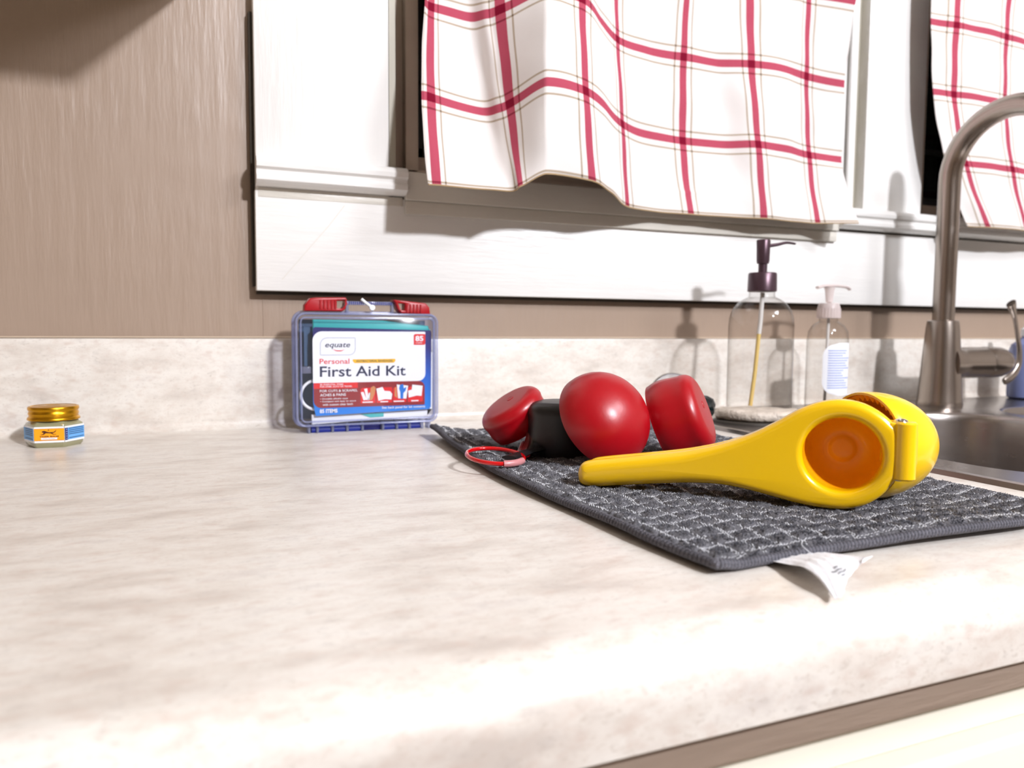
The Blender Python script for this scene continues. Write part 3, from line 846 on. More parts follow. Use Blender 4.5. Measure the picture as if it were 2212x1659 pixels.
# ================================================================ BALM JAR
def jar():
    cx, cy = -.1195, -.0615
    r = thing('balm_jar', 'small hexagonal glass balm jar with ribbed gold lid at far left', 'jar', (cx, cy, 0))
    R = .0268
    r.scale = (.92, .92, .92)
    fa = radians(-93)
    ang = [fa - pi / 6 + i * pi / 3 for i in range(6)]
    def hexl(rad, cham=.05):
        pts = []
        V = [Vector((cx + rad * cos(a), cy + rad * sin(a))) for a in ang]
        for i in range(6):
            a, b, c = V[i - 1], V[i], V[(i + 1) % 6]
            pts += [b + (a - b) * cham, b + (a - b) * cham * .3 + (c - b) * cham * .3, b + (c - b) * cham]
        return pts
    vs, fs = [], []
    prof = [(R * .0, .0008), (R * .80, .0008), (R * .90, .0), (R * .97, .0025), (R, .006), (R, .0212), (R * .97, .0232), (R * .88, .0248), (R * .84, .0262), (R * .0, .0262)]
    for rad, z in prof:
        for p in hexl(max(rad, .0001)): vs.append((p.x, p.y, z))
    n = 18
    for s in range(len(prof) - 1):
        for k in range(n): fs.append((s * n + k, s * n + (k + 1) % n, (s + 1) * n + (k + 1) % n, (s + 1) * n + k))
    mesh('jar_glass', vs, fs, M['jarglass'], r, 30)
    T = Matrix.Translation((cx, cy, 0))
    lathe('lid', [(0, .0405), (.0195, .0405), (.0205, .0400), (.0210, .0408), (.0225, .0405), (.0232, .0395), (.0232, .0375), (.0222, .0360), (.0225, .0345), (.0230, .0335), (.0222, .0315), (.0224, .0302), (.0236, .0292), (.0240, .0278), (.0238, .0270), (.0215, .0270), (0, .0270)], M['gold'], r, T, 64)
    lathe('lid_emblem', [(.006, .0406), (.007, .0410), (.013, .0410), (.014, .0406)], M['gold'], r, T, 32)
    # labels: three faces in view
    band = None
    side = R * .985
    apo = R * cos(pi / 6)
    for i, kind in enumerate(('front', 'right', 'back', 'back', 'back', 'left')):
        a = fa + i * pi / 3
        nrm = Vector((cos(a), sin(a), 0)); tx = Vector((0, 0, 1)).cross(nrm)
        o = Vector((cx, cy, 0)) + nrm * (apo + .00015)
        m = Matrix((tx, Vector((0, 0, 1)), nrm)).transposed().to_4x4(); m.translation = o
        s = R / 2 * .985
        lb = poly('label', [(-s, .0055), (s, .0055), (s, .0215), (-s, .0215)], M['p_white'], r, m, .0002)
        m2 = m @ Matrix.Translation((0, 0, .0003))
        if kind == 'front':
            poly('label_panel', [(-s, .0075), (s, .0075), (s, .0198), (-s, .0198)], M['p_orange'], lb, m2, .0001)
            m3 = m @ Matrix.Translation((0, 0, .0006))
            q = lambda px, py: ((px - 860) / 520 * 2 * s, .0198 - (py - 855) / 285 * .0123)
            for k in range(22):
                for yy in (860, 1130):
                    x_ = 625 + k * 22
                    poly('border_dot', [q(x_, yy - 4), q(x_ + 11, yy - 4), q(x_ + 11, yy + 4), q(x_, yy + 4)], M['p_dink'], lb, m3, .00005)
            poly('emblem', [q(*p) for p in [(735, 925), (750, 908), (785, 905), (815, 925), (860, 940), (910, 940), (945, 935), (965, 915), (975, 895), (985, 898), (970, 935), (945, 955), (915, 962), (935, 985), (985, 990), (985, 998), (930, 997), (890, 968), (840, 962), (800, 962), (780, 985), (755, 1000), (710, 1000), (712, 993), (745, 985), (765, 960), (760, 945), (740, 945)]], M['p_dink'], lb, m3, .00005)
            poly('emblem', [q(*p) for p in [(840, 882), (860, 882), (862, 900), (838, 900)]], M['p_dink'], lb, m3, .00005)
            text('label_text', 'TIGER BALM', q(690, 0)[0], q(1025, 0)[0], q(0, 1058)[1], q(0, 1025)[1], M['p_dink'], lb, m3, bold=.03)
            poly('label_panel', [(p[0], p[1]) for p in rrect(q(715, 0)[0], q(1000, 0)[0], q(0, 1112)[1], q(0, 1070)[1], .0008, 4)], M['p_white'], lb, m3, .00005)
            text('label_text', 'WHITE OINTMENT', q(745, 0)[0], q(970, 0)[0], q(0, 1098)[1], q(0, 1084)[1], M['p_dink'], lb, m @ Matrix.Translation((0, 0, .0008)))
        else:
            c_ = 'p_lblue'
            poly('label_panel', [(-s, .0075), (s, .0075), (s, .0198), (-s, .0198)], M[c_], lb, m2, .0001)
            m3 = m @ Matrix.Translation((0, 0, .0006))
            if kind == 'right':
                poly('label_panel', [(-s, .0075), (-s + .0035, .0075), (-s + .0035, .0198), (-s, .0198)], M['p_navy'], lb, m3, .00005)
                for k in range(5): poly('label_mark', rrect(-s + .001, -s + .0025, .0085 + k * .0023, .0097 + k * .0023, .0005, 3), M['p_lilac'], lb, m @ Matrix.Translation((0, 0, .0008)), .00005)
            for k in range(6):
                if k == 1: continue
                poly('text_line', [(-s + .005, .0089 + k * .0019), (s - .001, .0089 + k * .0019), (s - .001, .0096 + k * .0019), (-s + .005, .0096 + k * .0019)], M['p_mink'], lb, m3, .00005)
jar()

# ================================================================ TOWEL
TX0, TX1, TY0, TY1 = .2165, .4980, -.6120, -.1330
CX, CY = .0158, .0150
def lift(x, y):
    s = (x - TX0) / (TX1 - TX0); t_ = (y - TY0) / (TY1 - TY0)
    l = .0022 * np.exp(-((s) / .06) ** 2) * np.clip((t_ - .55) / .35, 0, 1) + .0025 * np.exp(-((s) / .12) ** 2 - ((1 - t_) / .10) ** 2)
    l = l + .0022 * np.exp(-(s / .035) ** 2) + .0030 * np.exp(-(t_ / .05) ** 2) * np.clip(s * 3.0 - .4, 0, 1)
    return l + .0010 * np.sin(x * 37 + y * 21) * np.sin(y * 30 - x * 14) + .0008
def warp(x, y):
    gx = (x - TX0 - .006) / CX + .16 * np.sin(y * 60 + 1) + .10 * np.sin(y * 150 + x * 80)
    gy = (y - TY0 - .006) / CY + .16 * np.sin(x * 55 + 2) + .10 * np.sin(x * 140 + y * 60)
    return gx, gy
def tz(x, y):
    gx, gy = warp(x, y)
    dx = np.abs((gx + .5) % 1 - .5); dy = np.abs((gy + .5) % 1 - .5)
    puff = np.clip(np.minimum(dx, dy) / .32, 0, 1) ** .6
    h = .0042 + .0030 * puff
    s = np.minimum(np.minimum(x - TX0, TX1 - x), np.minimum(y - TY0, TY1 - y))
    e = np.clip(s / .005, 0, 1); h = .0030 + (h - .0030) * e + .0022 * (1 - e) * 0
    return h + lift(x, y)
def edgeshape(x, y):
    """slightly wavy outline"""
    s = (x - TX0) / (TX1 - TX0); t_ = (y - TY0) / (TY1 - TY0)
    dx = (.003 * np.sin(t_ * 9 + .5) + .0150 * np.clip((t_ - .66) / .34, 0, 1) ** 1.6 + .0065 * np.clip((.12 - t_) / .12, 0, 1) ** 1.3) * np.exp(-s * 5)
    dy = .003 * np.sin(s * 7) * np.exp(-t_ * 6)
    return x + dx, y + dy
def towel():
    root = thing('towel', 'dark grey quilted terry towel spread beside the sink', 'towel', ((TX0 + TX1) / 2, (TY0 + TY1) / 2, 0))
    nx, ny = 380, 520
    X, Y = np.meshgrid(np.linspace(TX0, TX1, nx), np.linspace(TY0, TY1, ny), indexing='ij')
    Z = tz(X, Y) + rng.normal(0, .00032, X.shape)
    XX, YY = edgeshape(X, Y)
    V = np.stack([XX + rng.normal(0, .0001, X.shape), YY, Z], -1).reshape(-1, 3)
    B = np.stack([XX, YY, lift(X, Y) + .0002], -1).reshape(-1, 3)
    i, j = np.meshgrid(np.arange(nx - 1), np.arange(ny - 1), indexing='ij')
    a = (i * ny + j).ravel(); q = np.stack([a, a + ny, a + ny + 1, a + 1], 1)
    bi = [(k * ny) for k in range(nx)] + [(nx - 1) * ny + k for k in range(1, ny)] + [k * ny + ny - 1 for k in range(nx - 2, -1, -1)] + [k for k in range(ny - 2, 0, -1)]
    N = len(V)
    vs = np.concatenate([V, B[bi]])
    faces = q.tolist(); nb = len(bi)
    faces += [(bi[k], N + k, N + (k + 1) % nb, bi[(k + 1) % nb]) for k in range(nb)]
    faces.append(tuple(N + k for k in range(nb)))
    o = mesh('towel_cloth', vs, faces, M['towel'], root, 0)
    o.data.shade_smooth()
    # edging roll
    bd = [0] ; pts = []
    loop = [(TX0 + (TX1 - TX0) * k / 120, TY0) for k in range(120)] + [(TX1, TY0 + (TY1 - TY0) * k / 160) for k in range(160)] + [(TX1 - (TX1 - TX0) * k / 120, TY1) for k in range(120)] + [(TX0, TY1 - (TY1 - TY0) * k / 160) for k in range(160)]
    for x, y in loop:
        ex, ey = edgeshape(np.array(x), np.array(y))
        pts.append((float(ex), float(ey), float(lift(np.array(x), np.array(y))) + .0026))
    tube('edging', pts, .0025, M['binding'], root, 10, True)
    # overcast stitches of the edging
    vs, fs = [], []
    L = [Vector(p) for p in pts]
    cum = 0
    for k in range(len(L)):
        a, b = L[k], L[(k + 1) % len(L)]; d = (b - a); n_ = max(1, int(d.length / .0016)); dn = d.normalized(); sd = dn.cross(Vector((0, 0, 1)))
        for s in range(n_):
            p = a + d * (s / n_)
            for g in range(4):
                an = -.4 + g * .75
                c = p + sd * (cos(an) * .00275) + Vector((0, 0, sin(an) * .00275)) + dn * (g * .0004)
                vs.append(c); vs.append(c + dn * .0007 + (sd * cos(an) + Vector((0, 0, sin(an)))) * .0002)
            k0 = len(vs) - 8
            for g in range(3): fs.append((k0 + g * 2, k0 + g * 2 + 1, k0 + g * 2 + 3, k0 + g * 2 + 2))
    o = mesh('edging_stitch', vs, fs, M['tuft'], root, 0); o['kind'] = 'stuff'
    # pale quilting stitches, in pairs of running dashes
    vs, fs = [], []
    def dash(p, d, ln, rad):
        sd = d.cross(Vector((0, 0, 1))).normalized() * rad
        k = len(vs); m_ = p + d * (ln / 2); e = p + d * ln
        up = Vector((0, 0, rad * 1.6))
        vs.extend([p + sd - up, p - sd - up, m_ + sd * .9 + up * .4, m_ - sd * .9 + up * .4, e + sd - up, e - sd - up, m_ + up])
        fs.extend([(k, k + 2, k + 6), (k, k + 6, k + 1), (k + 1, k + 6, k + 3), (k + 2, k + 4, k + 6), (k + 6, k + 4, k + 5), (k + 6, k + 5, k + 3)])
    fine = 900
    for fam in (0, 1):
        rng_ = int((TX1 - TX0) / CX) + 1 if fam == 0 else int((TY1 - TY0) / CY) + 1
        for li in range(0, rng_):
            for off in (-.00075, .00075):
                u = .001
                Ltot = (TY1 - TY0) if fam == 0 else (TX1 - TX0)
                while u < Ltot - .002:
                    if fam == 0:
                        y = TY0 + u; x = TX0 + .006 + li * CX
                        for _ in range(3):
                            gx, _g = warp(x, y); x -= (gx - li) * CX * .8
                        x += off
                    else:
                        x = TX0 + u; y = TY0 + .006 + li * CY
                        for _ in range(3):
                            _g, gy = warp(x, y); y -= (gy - li) * CY * .8
                        y += off
                    if TX0 + .004 < x < TX1 - .002 and TY0 + .002 < y < TY1 - .002 and random.random() < .72:
                        ex, ey = edgeshape(np.array(x), np.array(y))
                        z = float(tz(np.array(x), np.array(y)))
                        d = Vector((0, 1, 0)) if fam == 0 else Vector((1, 0, 0))
                        d = (d + Vector((random.uniform(-.3, .3), random.uniform(-.3, .3), 0))).normalized()
                        dash(Vector((float(ex), float(ey), z + .0009)), d, random.uniform(.0015, .0024), .00023)
                    u += .0024
    o = mesh('quilting_stitch', vs, fs, M['thread'], root, 0); o['kind'] = 'stuff'
    # terry loops
    n = 150000
    x = rng.uniform(TX0 + .002, TX1 - .002, n); y = TY0 + .002 + (TY1 - TY0 - .004) * rng.uniform(0, 1, n) ** 1.4
    gx, gy = warp(x, y)
    dd = np.minimum(np.abs((gx + .5) % 1 - .5), np.abs((gy + .5) % 1 - .5))
    kp = dd > .14 + rng.uniform(0, .12, n); x, y = x[kp], y[kp]; n = len(x)
    z = tz(x, y); ex, ey = edgeshape(x, y)
    base = np.stack([ex, ey, z - .0003], 1)
    a = rng.uniform(0, 2 * pi, n); wv = np.stack([np.cos(a), np.sin(a), np.zeros(n)], 1) * rng.uniform(.00022, .0004, (n, 1))
    tip = np.stack([rng.normal(0, .0006, n), rng.normal(0, .0006, n), rng.uniform(.0007, .0017, n)], 1)
    V = np.stack([base - wv, base + wv, base + tip], 1).reshape(-1, 3)
    me = bpy.data.meshes.new('pile')
    me.vertices.add(3 * n); me.vertices.foreach_set('co', V.ravel())
    me.loops.add(3 * n); me.loops.foreach_set('vertex_index', np.arange(3 * n, dtype=np.int32))
    me.polygons.add(n); me.polygons.foreach_set('loop_start', np.arange(0, 3 * n, 3, dtype=np.int32))
    me.update(); me.validate(); me.materials.append(M['tuft'])
    o = link(bpy.data.objects.new('pile', me), root); o['kind'] = 'stuff'
    # care tag sticking out under the near edge
    A = [(.2588, -.612, .0022), (.2905, -.612, .0030)]
    rows_ = [[(.2570, -.6060, .0018), (.2690, -.6060, .0024), (.2810, -.6060, .0026), (.2900, -.6060, .0024)],
             [(.2570, -.6220, .0040), (.2680, -.6215, .0060), (.2790, -.6210, .0062), (.2900, -.6210, .0050)],
             [(.2545, -.6350, .0070), (.2650, -.6350, .0088), (.2760, -.6340, .0086), (.2935, -.6330, .0066)],
             [(.2510, -.6480, .0060), (.2590, -.6500, .0078), (.2720, -.6460, .0090), (.2890, -.6420, .0104)],
             [(.2480, -.6595, .0012), (.2520, -.6600, .0030), (.2620, -.6530, .0062), (.2800, -.6450, .0108)]]
    A_ = np.array(rows_); nr, nc = 24, 24
    vs = []
    for i_ in range(nr):
        rowp = catmull(A_, i_ / (nr - 1) * 4)
        for j_ in range(nc):
            p = catmull(rowp, j_ / (nc - 1) * 3)
            vs.append((p[0], p[1], p[2] + .0003 * sin(j_ * 1.7 + i_ * .3)))
    fs = [(i_ * nc + j_, (i_ + 1) * nc + j_, (i_ + 1) * nc + j_ + 1, i_ * nc + j_ + 1) for i_ in range(nr - 1) for j_ in range(nc - 1)]
    tg = mesh('care_tag', vs, fs, M['paper'], root, 60)
    so = tg.modifiers.new('t', 'SOLIDIFY'); so.thickness = .0002
    tg['label'] = 'crumpled white care tag'
    for k, (i0, j0, j1) in enumerate(((15, 8, 10), (16, 6, 11), (17, 8, 12), (18, 9, 11))):
        v2 = []
        for j_ in range(j0, j1 + 1):
            p = Vector(vs[i0 * nc + j_]); q_ = Vector(vs[(i0 + 1) * nc + j_])
            v2 += [p + Vector((0, -.0003, .0004)), p.lerp(q_, .5) + Vector((0, -.0003, .0004))]
        mesh('print', v2, [(2 * c, 2 * c + 1, 2 * c + 3, 2 * c + 2) for c in range(j1 - j0)], M['ink'], tg, 0)
    tube('loose_thread', smoothpts([(.2790, -.6085, .010), (.2750, -.612, .009), (.2770, -.6155, .006), (.2800, -.6150, .0045)], 6), .00018, M['thread'], root, 5)
towel()

# ================================================================ SQUEEZER
def squeezer():
    O = Vector((.3606, -.5565, .0085))
    az = radians(47)
    n = Vector((sin(az), cos(az), 0)); e = Vector((-cos(az), sin(az), 0)); up = Vector((0, 0, 1))
    r = thing('citrus_squeezer', 'bright yellow enamelled citrus squeezer with orange cup lying on the towel', 'squeezer', O)
    top = [(168.5, 6.0), (167.2, 11.5), (163.7, 14.8), (155.4, 16.9), (138, 19.8), (120.3, 22.7), (104, 25.6), (90.1, 28.6), (72.7, 33.6), (55.9, 40.4), (39.7, 49.8), (26.6, 58.2), (14, 63.2), (2, 64.6), (-9, 62.4), (-18.5, 57.0), (-25.5, 50.5)]
    bot = [(167.6, 1.2), (164.8, -1.2), (159, -2.0), (151.8, -1.3), (136, 1.0), (119.9, 3.2), (104, 5.2), (89.6, 6.8), (72.1, 7.6), (55.0, 5.9), (38.3, 2.7), (24.7, .2), (12, -.9), (0, -.5), (-11, 3.0), (-19.5, 9.5), (-25, 17)]
    pts = smoothpts([(a, b, 0) for a, b in top], 3)[:-1] + smoothpts([(a, b, 0) for a, b in (top[-1], (-27.5, 46), (-28.5, 34), (-27.5, 22), bot[-1])], 3)[:-1] + smoothpts([(a, b, 0) for a, b in bot[::-1]], 3)
    # local x = right in the picture = -e ; local y = up ; local z towards the camera = -n
    S = .001
    out = [(-p.x * S, p.y * S) for p in pts]
    mm = Matrix((-e, up, -n)).transposed().to_4x4(); mm.translation = O
    hc = (-.0028, .0320); hr = .0218
    hole = [(hc[0] + hr * cos(2 * pi * k / 64), hc[1] + hr * sin(2 * pi * k / 64)) for k in range(64)]
    def rad(q): return .0047 if q[0] > -.055 else .0047 + min(1, (-.055 - q[0]) / .04) * .0028
    A = plate('front_arm', out, [hole], .0155, rad, M['yellow'], r, mm, 7, rh=.0042, smooth=60)
    # orange dish seen through the ring
    mc = frame(O + mm.to_3x3() @ Vector((hc[0], hc[1], 0)), -n, up)
    lathe('press_cup', [(.0222, -.001), (.0218, -.004), (.0212, -.010), (.0195, -.0155), (.0160, -.0195), (.0118, -.0222), (.0095, -.0228), (.0078, -.0224), (.0066, -.0217), (.0050, -.0215), (0, -.0214), (0, -.0245), (.011, -.0242), (.0170, -.0220), (.0210, -.017), (.0228, -.010), (.0230, -.002)], M['orange'], r, mc, 64)
    # back arm lies right behind the front one
    b = [(p[0], p[1] - .0009) for p in out if p[0] < -.030]
    mb = mm.copy(); mb.translation = O + n * .0185
    plate('back_arm', b, [], .010, .0035, M['yellow'], r, mb, 4)
    # big cup behind, opened towards the left
    az2 = radians(94)
    ax2 = Vector((sin(az2), cos(az2), 0))
    c2 = Vector((.3955, -.5375, .0412))
    R = .0340
    prof = [(R * cos(a), .002 + R * 1.38 * sin(a)) for a in [pi / 2 * i / 14 for i in range(15)]][::-1]
    inner = [(R * .93 * cos(a), .003 + R * 1.28 * sin(a)) for a in [pi / 2 * i / 14 for i in range(15)]]
    prof = prof + [(R, -.0015), (R * .985, -.003), (R * .945, -.003)]
    cup = lathe('bowl', prof, M['yellow'], r, frame(c2, ax2, up), 72)
    lathe('bowl_lining', [(R * .945, -.003)] + inner, M['orange'], cup, frame(c2, ax2, up), 64)
    m2 = frame(c2, ax2, up)
    # saw-toothed inner rim
    vs, fs = [], []
    nt = 44
    for k in range(nt * 2):
        a = 2 * pi * k / (nt * 2); rr = R * (.935 if k % 2 else .82)
        vs.append(m2 @ Vector((R * .95 * cos(a), R * .95 * sin(a), -.0015))); vs.append(m2 @ Vector((rr * cos(a), rr * sin(a), .001)))
        vs.append(m2 @ Vector((rr * cos(a), rr * sin(a), .006)))
    N = nt * 2
    for k in range(N):
        l = (k + 1) % N; fs += [(3 * k, 3 * l, 3 * l + 1, 3 * k + 1), (3 * k + 1, 3 * l + 1, 3 * l + 2, 3 * k + 2)]
    mesh('toothed_rim', vs, fs, M['orange'], cup, 0)
    # hinge
    def L(a, z, d): return O - e * (a * .001) + up * (z * .001) - n * (d * .001)
    mh = Matrix((-e, -n, up)).transposed().to_4x4()                      # local z up
    mh.translation = L(0, 0, 0)
    hb = rrect(.0205, .0395, -.0085, .0075, (.006, .001, .001, .006), 5)
    vs = mh.copy(); vs.translation = L(0, 36.5, 0)
    plate('hinge_block', rrect(.0205, .0365, -.0110, .0068, (.0055, .003, .003, .0060), 6), [], .0325, .0012, M['yellow'], r, vs, 4)
    vs2 = mh.copy(); vs2.translation = L(30.5, 36.5, 1.5)
    lathe('hinge_barrel', [(0, -.0168), (.0052, -.0168), (.0062, -.0158), (.0062, .0158), (.0052, .0168), (0, .0168)], M['yellow'], r, vs2 @ Matrix.Translation((0, .002, 0)), 32)
    for s in (1, -1):
        q = mh.copy(); q.translation = L(28.0, 36.5 + s * 17.0, 0)
        lathe('hinge_pin', [(0, s * .0014), (.002, s * .0012), (.0036, s * .0004), (.0040, -s * .0006), (0, -s * .0006)], M['chrome'], r, q, 24)
    web = rrect(.012, .0300, -.006, .006, .002, 3)
    q = mh.copy(); q.translation = L(0, 36.0, 3.0)
    # back lug joining the bowl to the hinge
    q = mh.copy(); q.translation = L(0, 36.5, -13)
    plate('hinge_lug', rrect(.018, .038, -.008, .008, .004, 4), [], .020, .001, M['yellow'], r, q, 3)
squeezer()

# ================================================================ MEASURING CUPS
def cup(label, rim, axis, R, rb, depth, mat, handle=None, hmat=None, bulge=.5, dimple=True):
    """rim centre, axis from rim to bottom"""
    r = thing('measuring_cup', label, 'measuring cup', rim, 'measuring cups piled on the towel')
    m = frame(rim, axis, (0, 0, 1) if abs(Vector(axis).normalized().z) < .9 else (1, 0, 0))
    prof = []
    rc = min(.010, depth * .35) if bulge < .9 else 0
    for i in range(13):
        t_ = i / 12
        if bulge >= .9:
            a = t_ * (pi / 2) * .98
            prof.append((R * (cos(a) ** .92), depth * sin(a) ** 1.0))
        else:
            z = (depth - rc) * t_
            prof.append((R + (rb + rc - R) * (t_ ** 2.0) * 1.0 + bulge * .0045 * sin(pi * t_) ** 1.0 * (1 - t_), z))
    if bulge < .9:
        r1 = prof[-1][0]
        for i in range(1, 7):
            a = pi / 2 * i / 6
            prof.append((r1 - (r1 - rb) * (1 - cos(a)) if False else rb + (r1 - rb) * cos(a), depth - rc + rc * sin(a)))
    prof.append((0, depth))
    th = .0016
    inner = [(max(0, p[0] - th), p[1] - (th if k > len(prof) - 4 else 0)) for k, p in enumerate(prof)][::-1]
    body = prof[::-1] + [(R, -.0006), (R - th, -.0006)] + inner[::-1]
    o = lathe('cup_body', body, M[mat], r, m, 72, 50)
    if dimple and bulge < .9:
        lathe('bottom_mark', [(0, depth + .0002), (.0024, depth + .0002), (.0030, depth + .0004), (.0034, depth)], M[mat], o, m @ Matrix.Translation((.004, 0, 0)), 20)
    if handle:
        vs, fs = [], []
        P = smoothpts(handle, 6)
        hw = .0065
        hb, hf = tubedata(P, hw, 12, False, .28)
        mesh('handle', hb, hf, M[hmat or mat], r, 50)
    return r
ca = cup('largest red measuring cup, round back up, leaning in the middle of the cups', (.3035, -.3610, .0400), (.22, -.80, .52), .0405, .02, .035, 'red', [(.325, -.330, .020), (.350, -.305, .014), (.385, -.285, .012)], 'red', bulge=1)
cup('red measuring cup tipped on its side behind the yellow squeezer handle', (.3700, -.3470, .0335), (.66, -.64, .36), .0335, .0235, .0385, 'red', [(.352, -.352, .018), (.335, -.340, .0125), (.318, -.330, .0115)], 'greyplastic', bulge=.7)
cup('small red measuring cup tilted bottom-up at the left end of the cups', (.2706, -.2790, .0275), (-.567, .02, .819), .0265, .0200, .027, 'red', [(.2660, -.3020, .016), (.2560, -.3180, .0118), (.2480, -.3300, .0105)], 'red', bulge=.6)
cup('black measuring cup standing upside down between the red cups', (.2935, -.3120, .0080), (.0, .0, 1), .0290, .0210, .0440, 'black', [(.2685, -.3230, .0145), (.2530, -.3300, .0135), (.2380, -.3400, .0118), (.2290, -.3480, .0125)], 'black', bulge=.3)
def ring():
    r = thing('binder_ring', 'red coated wire ring threaded through the measuring cup handles', 'ring', (.225, -.335, .010))
    pts = []
    c = Vector((.2225, -.3350, .0125))
    for k in range(64):
        a = 2 * pi * k / 64
        pts.append(c + Vector((.0200 * cos(a) * cos(.45) - .0290 * sin(a) * -sin(.45) * .0, .0, .0)) * 0 + Vector((.0215 * cos(a), .0215 * 1.35 * sin(a), .0015 * sin(a))))
    tube('ring_wire', pts, .0017, M['redshiny'], r, 12, True)
    i0, i1 = 46, 56
    tube('sleeve', [pts[k % 64] for k in range(i0, i1)], .0027, M['pinkclear'], r, 12)
ring()
def spoon():
    r = thing('measuring_spoon', 'steel edged black measuring spoon handle beside the ring', 'measuring spoon', (.26, -.33, .01))
    pts = smoothpts([(.2700, -.3000, .0300), (.2610, -.3160, .0195), (.2480, -.3330, .0125)], 8)
    vs, fs = tubedata(pts, .0042, 12, False, .25)
    mesh('handle', vs, fs, M['chrome'], r, 50)
    lathe('spoon_bowl', [(.0150, 0), (.0140, .006), (.010, .010), (0, .0118), (0, .0108), (.0095, .009), (.0130, .0055), (.0142, 0)], M['chrome'], r, frame((.2800, -.288, .031), (.2, .4, -.9)), 32)
spoon()

# ================================================================ BEHIND THE TOWEL
def pump_bottle():
    x, y = .6700, -.118
    r = thing('soap_bottle', 'tall clear glass soap bottle with dark bronze pump', 'bottle', (x, y, 0))
    T = Matrix.Translation((x, y, 0))
    out = [(0, .001), (.034, .001), (.0385, .004), (.0400, .010), (.0400, .118), (.0392, .128), (.036, .138), (.030, .1465), (.022, .1520), (.0165, .1545), (.0158, .1570), (.0158, .163)]
    lathe('bottle_glass', out, M['glass'], r, T, 64)
    lathe('bottle_base', [(0, .006), (.036, .006), (.0375, .004), (.034, .002), (0, .002)], M['amber'], r, T, 40)
    lathe('collar', [(0, .185), (.0165, .185), (.0175, .1835), (.0180, .162), (.0165, .1612), (0, .1612)], M['bronze'], r, T, 40)
    lathe('pump_stem', [(0, .200), (.0055, .200), (.0055, .184), (0, .184)], M['bronze'], r, T, 24)
    hd = lathe('pump_head', [(0, .2262), (.0080, .2262), (.0086, .2250), (.0080, .2000), (.0072, .1965), (0, .1965)], M['bronze'], r, T, 32)
    tube('nozzle', smoothpts([(x + .004, y, .2185), (x + .020, y - .002, .2210), (x + .034, y - .003, .2240), (x + .047, y - .004, .2232)], 5), lambda s: .0036 - .0016 * s, M['bronze'], hd, 12, False, .7)
    tube('dip_tube', [(x + .001, y, .160), (x - .001, y, .125), (x - .003, y, .108)], .0028, M['strawtop'], r, 10)
    tube('dip_tube', [(x - .003, y, .108), (x - .009, y - .002, .060), (x - .017, y - .003, .008)], .0026, M['straw'], r, 10)
pump_bottle()
def small_bottle():
    x, y = .8200, -.080
    r = thing('hand_wash_bottle', 'short clear plastic hand wash bottle with frosted pump and blue printed label', 'bottle', (x, y, 0))
    S = Matrix.Translation((x, y, 0)) @ Matrix.Diagonal((1, .8, 1, 1))
    lathe('bottle_body', [(0, .001), (.025, .001), (.0295, .004), (.0305, .012), (.0302, .100), (.0285, .112), (.023, .120), (.016, .1245), (.0135, .126), (.0135, .134)], M['glass'], r, S, 56)
    T = Matrix.Translation((x, y, 0))
    vs, fs = [], []
    lathe('pump_collar', [(0, .1505), (.0125, .1505), (.0140, .148), (.0152, .142), (.0155, .1300), (.0140, .1295), (0, .1295)], M['frost'], r, T, 24)
    for i in range(24):
        a = 2 * pi * i / 24
        tube('grip_rib', [(x + .0153 * cos(a), y + .0153 * sin(a), .131), (x + .0150 * cos(a), y + .0150 * sin(a), .143)], .0006, M['frost'], r, 5)
    lathe('pump_stem', [(0, .173), (.0075, .173), (.0060, .168), (.0045, .152), (0, .150)], M['frost'], r, T, 24)
    tube('pump_spout', smoothpts([(x - .022, y, .1715), (x - .010, y, .1740), (x + .006, y, .1748), (x + .028, y - .002, .1735), (x + .034, y - .003, .1700)], 5), .0038, M['frost'], r, 12, False, .5)
    tube('dip_tube', [(x, y, .13), (x - .002, y, .01)], .002, M['strawtop'], r, 8)
    # label hugging the right front
    def surf(u, z, off=0):
        a = u; R_ = .0305 + off
        return Vector((x + R_ * cos(a), y + .8 * R_ * sin(a), z))
    a0, a1 = radians(-140), radians(-52)
    nu, nv = 14, 20
    vs, fs = [], []
    for j in range(nv + 1):
        z = .024 + .072 * j / nv
        hw = 1.0
        tt = abs(2 * j / nv - 1)
        cut = 0 if tt < .5 else .5 * (1 - sqrt(max(0, 1 - ((tt - .5) / .5) ** 2)))
        for i in range(nu + 1): vs.append(surf(a0 + (a1 - a0) * (cut + (1 - cut) * i / nu), z, .0005))
    fs = [(j * (nu + 1) + i, j * (nu + 1) + i + 1, (j + 1) * (nu + 1) + i + 1, (j + 1) * (nu + 1) + i) for j in range(nv) for i in range(nu)]
    lb = mesh('label', vs, fs, M['p_white'], r, 60)
    for k in range(16):
        z = .034 + k * .0034
        u0 = .16; u1 = .9 - .3 * random.random() if k % 4 else .95
        v2 = []
        for i in range(9):
            a = a0 + (a1 - a0) * (u0 + (u1 - u0) * i / 8); v2 += [surf(a, z, .0009), surf(a, z + .0014, .0009)]
        mesh('text_line', v2, [(2 * i, 2 * i + 2, 2 * i + 3, 2 * i + 1) for i in range(8)], M['p_lilac'], lb, 0)
small_bottle()
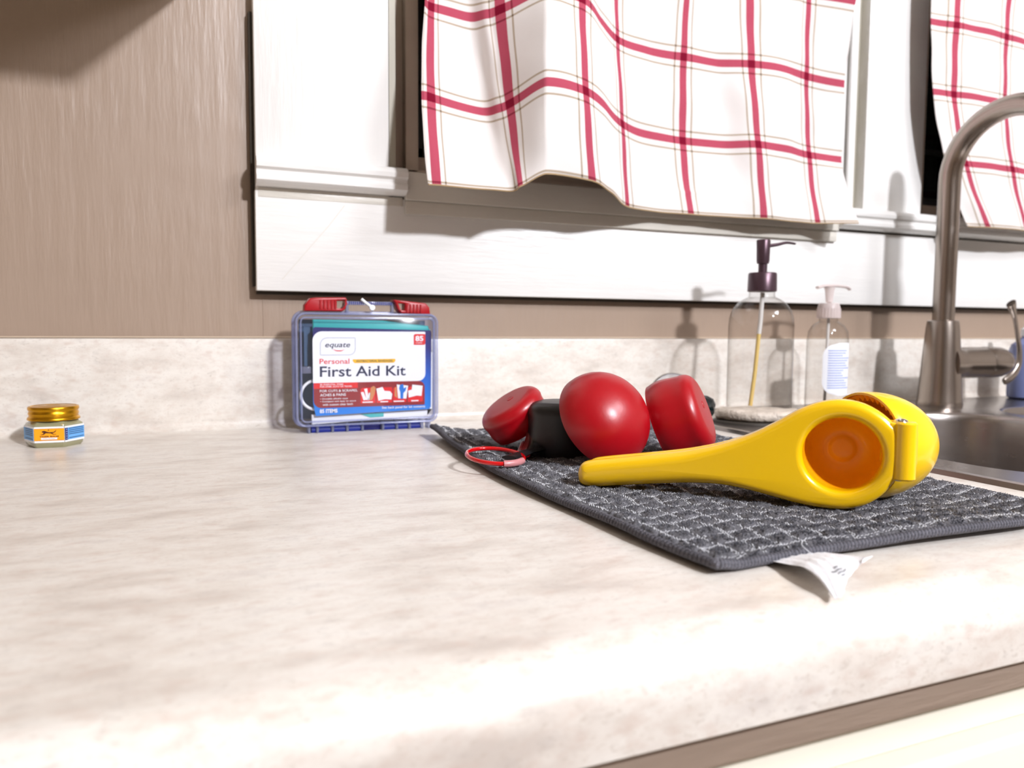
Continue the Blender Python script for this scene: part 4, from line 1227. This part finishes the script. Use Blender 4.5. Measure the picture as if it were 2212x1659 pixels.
def soap_dish():
    r = thing('soap_dish', 'mottled cream soap bar on a dark tray in front of the tall bottle', 'soap', (.62, -.155, 0))
    pts = [(.574, -.148), (.590, -.190), (.636, -.214), (.668, -.196), (.682, -.168), (.650, -.140), (.600, -.128)]
    P = [(p.x, p.y) for p in smoothpts([(a, b, 0) for a, b in pts + [pts[0]]], 4)[:-1]]
    plate('tray', P, [], .006, .0025, M['slate'], r, Matrix.Translation((0, 0, .0032)), 3)
    c = Vector((.630, -.172)); 
    P2 = [(c.x + (p[0] - c.x) * .93 + .0012 * sin(k * 2.1), c.y + (p[1] - c.y) * .93 + .0015 * sin(k * 1.3)) for k, p in enumerate(P)]
    sb = plate('soap_bar', P2, [], .0125, .005, M['soap'], r, Matrix.Translation((0, 0, .0128)), 4)
    for v in sb.data.vertices:
        v.co.z += .0016 * sin(v.co.x * 190 + v.co.y * 60) * sin(v.co.y * 150 + 1) if v.co.z > .012 else 0
soap_dish()
def strainer():
    r = thing('sink_stopper', 'clear domed stopper with glossy black knob behind the right red cup', 'stopper', (.52, -.16, 0))
    m = frame((.5185, -.150, .0345), (-.30, -.80, .25))
    lathe('clear_disc', [(.0285, 0), (.0275, .004), (.022, .009), (.012, .0120), (0, .013), (0, .012), (.0118, .011), (.0215, .008), (.0265, .0035), (.0275, 0)], M['clearplastic'], r, m, 48)
    tube('disc_rim', [m @ Vector((.0285 * cos(a), .0285 * sin(a), 0)) for a in [2 * pi * k / 40 for k in range(40)]], .0010, M['chrome'], r, 8, True)
    lathe('disc_boss', [(0, .018), (.003, .017), (.0035, .012), (.003, .010)], M['greyplastic'], r, m @ Matrix.Translation((.018, 0, 0)), 16)
    m = frame((.5250, -.1900, .0265), (.62, -.5, -.28))
    lathe('black_knob', [(0, -.035), (.010, -.034), (.013, -.028), (.012, -.012), (.014, -.004), (.0155, .004), (.0145, .011), (.010, .0155), (0, .0175)], M['blackgloss'], r, m, 40)
strainer()
def dish_liquid():
    x, y = 1.2560, -.070
    r = thing('dish_liquid_bottle', 'bluish plastic bottle cut off by the right edge behind the faucet', 'bottle', (x, y, .0034))
    T = Matrix.Translation((x, y, 0))
    lathe('bottle_body', [(0, .0035), (.022, .0035), (.026, .007), (.0265, .012), (.0265, .080), (.023, .092), (.012, .100), (.009, .104), (.009, .108), (0, .108)], M['bluebottle'], r, T, 40)
    lathe('bottle_cap', [(0, .128), (.006, .128), (.007, .120), (.0105, .117), (.0110, .106), (0, .106)], M['p_white'], r, T, 24)
dish_liquid()
